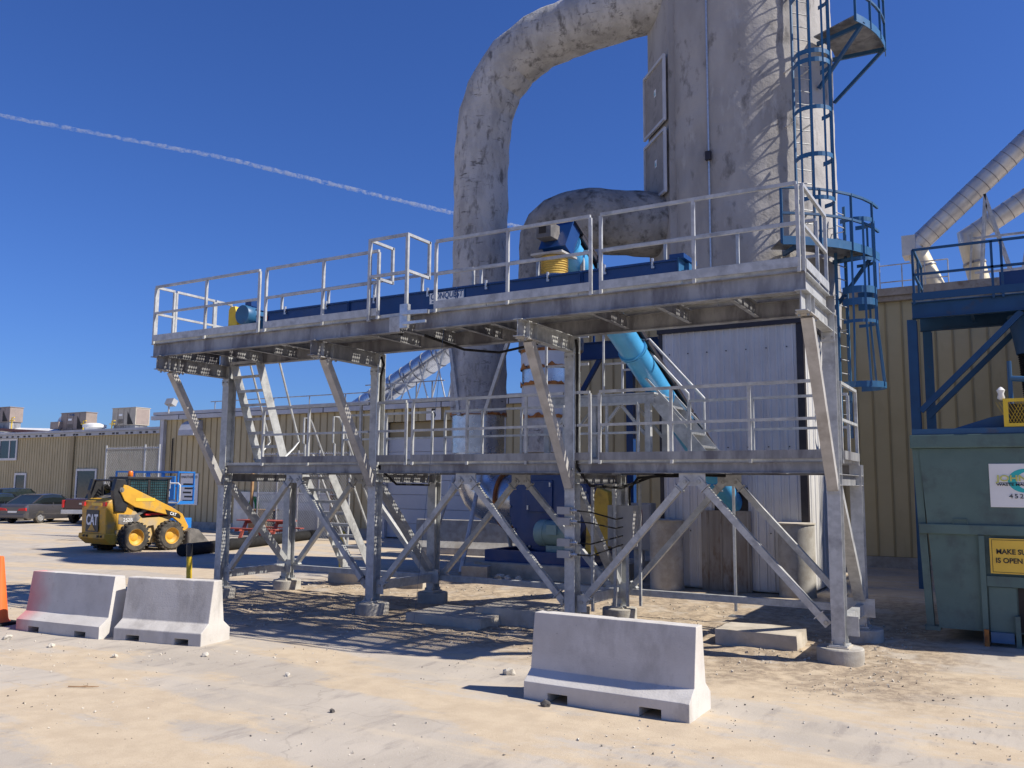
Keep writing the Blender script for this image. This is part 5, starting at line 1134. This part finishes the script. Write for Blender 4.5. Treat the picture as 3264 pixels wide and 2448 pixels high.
for s in (-1, 1):
    a, c = (s*.545, s*.60); MB().prism([(-1.02,.30),(-.92,.24),(-.30,.30),(-.22,.52),(-.05,.70),(.12,.72),(.20,.42),(.30,.42),(.44,.74),(.72,.92),(.70,.96),(-.25,.92),(-.52,1.16),(-.68,1.50),(-1.0,1.50),(-1.08,.6)], min(a, c), max(a, c), 'xz').build("side_frame", mud if True else catyel, LD)
    MB().prism([(-1.06,.62),(-.78,.62),(-.56,1.15),(-.68,1.47),(-1.02,1.47)], s*.602, s*.612, 'xz').build("side_panel", catyel, LD)
    MB().prism([(-1.12,1.12),(-.80,1.12),(-.70,1.5),(-.86,2.0),(-1.12,2.02),(-1.20,1.7)], s*.50, s*.66, 'xz').build("arm_tower", blkm, LD, bevel=.01)
    MB().prism([(-1.0,1.64),(-.92,1.86),(-.80,1.84),(.62,1.22),(.98,1.02),(1.20,.66),(1.14,.42),(1.02,.42),(.95,.72),(.60,.98),(-.55,1.24),(-.88,1.42)], s*.615, s*.70, 'xz').build("lift_arm", catyel, LD, bevel=.012)
    MB().cyl((-.98, s*.66, 1.72), (-.98, s*.705, 1.72), .07, n=14).cyl((-.98, s*.705, 1.72), (-.98, s*.72, 1.72), .035, n=10).build("pivot_pin", steelk, LD, 40)
    MB().bar((-.50, s*.57, .98), (.10, s*.57, 1.26), .07, .07).build("lift_cylinder", steelk, LD)
MB().prism([(-1.32,.34),(-1.02,.24),(-1.02,1.36),(-1.12,1.50),(-1.28,1.40),(-1.36,1.20)], -.60, .60, 'xz').build("engine_door", catyel, LD, bevel=.03)
MB().prism([(-1.40,.40),(-1.18,.22),(-1.03,.22),(-1.03,.52),(-1.38,.52)], -.64, .64, 'xz').build("rear_bumper", catyel, LD, bevel=.02)
MB().prism([(-1.28,1.40),(-1.02,1.50),(-.58,1.66),(-.58,1.2),(-1.2,1.2)], -.46, .46, 'xz').build("engine_cover", steelk, LD, bevel=.015)
ck = MB().box(-1.372, -1.361, -.29, .33, .56, 1.16).build("logo_plate", blkm, LD, bevel=.005)
RB = (R(90), 0, R(-90))
text("CAT", .40, signw, ck, (-1.376, .02, .88), RB, sx=.72, off=.012, name="logo_letters")
MB().add([(-1.380, -.16, .60), (-1.380, .20, .60), (-1.380, .02, .80)], [(0, 1, 2)]).build("logo_triangle", catyel, ck)
for y in (-.52, .52): MB().box(-1.375, -1.33, y-.07, y+.07, 1.27, 1.38).build("tail_lamp", redl, LD)
MB().box(-1.352, -1.345, -.38, .12, 1.28, 1.36).build("dealer_strip", signy, LD)
for y in (-.5, -.35, .2, .35): MB().box(-1.41, -1.385, y-.04, y+.04, .42, .48).build("reflector", dark, LD)
cab = MB()
for x in (-.62, .0, .60):
    for s in (-1, 1): cab.bar((x, s*.45, .98), (x+(.04 if x > .3 else 0), s*.43, 2.04), .07, .06, (0, 1, 0))
cab.box(-.68, .72, -.48, .48, 2.02, 2.09).box(-.65, .66, -.47, .47, .93, 1.02)
cb_ = cab.build("cab_frame", blkm, LD, bevel=.01)
MB().box(-.63, .62, -.435, .435, 1.03, 2.015).build("cab_glass", pm("cab_tinted_glass", (.02,.05,.06), (.04,.10,.12), 3, .1, 0, 0, spec=.7), cb_)
for s in (-1, 1):
    m = MB()
    for k in range(17):
        x = -.56+k*.068; m.bar((x, s*.452, 1.05), (x, s*.447, 2.0), .006, .008, (0, 1, 0))
    for k in range(12): z = 1.10+k*.078; m.bar((-.58, s*.45, z), (.60, s*.45, z), .006, .008)
    m.build("window_mesh", blkm, cb_)
MB().lathe([(.06, 2.09), (.075, 2.11), (.07, 2.22), (.05, 2.25), (0, 2.255)], 14, (-.50, -.30, 0)).build("beacon", amber, LD, 40)
MB().cyl((-1.05, -.58, 1.98), (-1.05, .58, 1.98), .03, n=8).build("tower_tie", blkm, LD, 40)
for k in range(4): MB().tube([(-1.05+k*.03, .10+k*.07, 1.55), (-1.05+k*.03, .12+k*.07, 1.80), (-.92, .16+k*.07, 1.86), (-.75, .18+k*.07, 1.72)], .018, 6).build("hydraulic_hose", blk, LD, 40)
bk = MB().prism([(1.10,.06),(1.95,.02),(1.40,.56),(1.20,.60),(1.08,.50)], -.92, -.90, 'xz').prism([(1.10,.06),(1.95,.02),(1.40,.56),(1.20,.60),(1.08,.50)], .90, .92, 'xz').prism([(1.08,.05),(1.95,.0),(1.95,.02),(1.11,.08),(1.12,.50),(1.22,.58),(1.18,.61),(1.05,.52)], -.899, .899, 'xz').build("bucket", steelk, LD)
MB().bar((.95, -.50, .35), (1.12, -.5, .35), .12, .12).bar((.95, .50, .35), (1.12, .5, .35), .12, .12).build("coupler", blkm, LD)
SB = (R(90), 0, 0)
for s in (-1,):
    dk_ = MB().prism([(.40,1.16),(.86,1.03),(.92,.95),(.90,.88),(.46,1.02)], -.705, -.701, 'xz').build("arm_decal", paintk, LD); text("CAT", .12, signw, dk_, (.66, -.709, 1.02), (R(90), R(14), 0), sx=.9, off=.003, name="decal_letters")
    dk2 = MB().prism([(-.98,.78),(-.52,.72),(-.30,.95),(-.42,1.02),(-.98,1.05)], -.618, -.613, 'xz').build("model_decal", pm("faded_decal", (.10,.10,.105), (.25,.22,.18), 6, .7, 0, 0), LD); text("252B", .14, signw, dk2, (-.70, -.622, .88), SB, name="decal_letters")
    MB().box(-.55, .05, -.707, -.702, 1.40, 1.49).build("dealer_strip", signy, LD, rot=(0, 0, 0))
    MB().box(-.15, .48, -.60, -.50, 1.0, 1.06).build("red_guard", redl, LD)
# ---------------------------------------------------------------- blue scissor lift
SL = empty("scissor_lift", (-25.2, 9.2, 0), R(20), "bright blue scissor lift parked behind the yellow loader", "lift")
lb = pm("lift_blue_paint", (.02,.18,.55), (.02,.16,.48), 2, .45, 0, .03, 40)
MB().box(-1.2, 1.2, -.55, .55, .25, .85).build("chassis", lb, SL, bevel=.02)
for x in (-.85, .85):
    for s in (-1, 1): MB().lathe([(.08, -.09), (.2, -.1), (.22, -.07), (.22, .07), (.2, .1), (.08, .1)], 18, (x, s*.55, .22), 'y').build("wheel", blk, SL, 40)
for k in range(3):
    for s in (-1, 1): MB().bar((-1.0*s, -.3, .88+k*.16), (1.0*s, -.3, 1.02+k*.16), .06, .08).build("scissor_arm", lb, SL)
MB().box(-1.25, 1.25, -.56, .56, 1.36, 1.46).build("platform_floor", lb, SL)
for x in (-1.22, -.6, 0, .6, 1.22):
    for s in (-1, 1): MB().bar((x, s*.53, 1.46), (x, s*.53, 2.52), .05, .05, (0, 1, 0)).build("rail_post", lb, SL)
for z in (2.50, 2.0):
    for s in (-1, 1): MB().bar((-1.24, s*.53, z), (1.24, s*.53, z), .06, .06).build("rail", lb, SL)
    for x in (-1.22, 1.22): MB().bar((x, -.53, z), (x, .53, z), .05, .05).build("rail", lb, SL)
MB().box(.78, 1.16, -.64, -.57, 1.52, 2.35).build("control_panel", lb, SL, bevel=.01); MB().box(.80, .98, -.655, -.641, 1.62, 1.82).build("panel_label", signw, SL); MB().box(.97, 1.0, -.655, -.641, 1.9, 2.2).build("panel_label", signw, SL)
MB().tube([(.55, -.75, 2.1), (1.38, -.75, 2.1), (1.45, -.75, 2.03), (1.45, -.75, 1.5), (1.38, -.75, 1.42), (.6, -.75, 1.42)], .028, 8).build("grab_rail", white, SL, 40)
text("32", .30, signw, SL, (.35, -.56, .98), FRONT); text("20", .30, signw, SL, (1.0, -.56, .62), FRONT)
# ---------------------------------------------------------------- contrail
ctl = [Vector(p) for p in ((-9850, 3300, 4000), (-9506, 5031, 4000), (-8347, 7065, 4000), (-7175, 10101, 4000), (-6463, 11566, 4000), (-4537, 15301, 4000), (-2500, 19300, 4000))]
pts = []
for i in range(len(ctl)-1):
    n = max(4, int((ctl[i+1]-ctl[i]).length/22))
    for k in range(n): pts.append(ctl[i].lerp(ctl[i+1], k/n))
for _ in range(60): pts = [pts[0]]+[(pts[i-1]+pts[i]*2+pts[i+1])/4 for i in range(1, len(pts)-1)]+[pts[-1]]
cm = bpy.data.materials.new("ice_vapour"); cm.use_nodes = True; t = cm.node_tree; t.nodes.clear()
out = N(t, "ShaderNodeOutputMaterial"); pv = N(t, "ShaderNodeVolumePrincipled"); pv.inputs["Color"].default_value = (.97, .98, 1, 1); pv.inputs["Density"].default_value = .0; pv.inputs["Anisotropy"].default_value = .2
t.links.new(pv.outputs[0], out.inputs["Volume"])
tc = N(t, "ShaderNodeTexCoord"); nz_ = N(t, "ShaderNodeTexNoise"); nz_.inputs["Scale"].default_value = .016; nz_.inputs["Detail"].default_value = 4; nz_.inputs["Roughness"].default_value = .65; t.links.new(tc.outputs["Object"], nz_.inputs["Vector"])
mr_ = N(t, "ShaderNodeMapRange"); mr_.inputs[1].default_value = .40; mr_.inputs[2].default_value = .66; mr_.inputs[3].default_value = 0; mr_.inputs[4].default_value = .020; t.links.new(nz_.outputs["Fac"], mr_.inputs[0]); t.links.new(mr_.outputs[0], pv.inputs["Density"])
try: cm.cycles.volume_step_rate = .004
except Exception: pass
try: sc.cycles.volume_step_rate = .006
except Exception: pass
rs = [19+11*min(1, i/250)+7*noise.noise((i*.035, 0, 0)) for i in range(len(pts))]
ct = MB().tube(pts, rs, 14, fn=lambda p, o, i, k: 1+.38*noise.noise((p+o*40)*.012)+.28*noise.noise((p+o*40)*.032)).build("contrail", cm, None, 80)
tag(ct, "long white aircraft contrail slanting across the blue sky", "contrail")
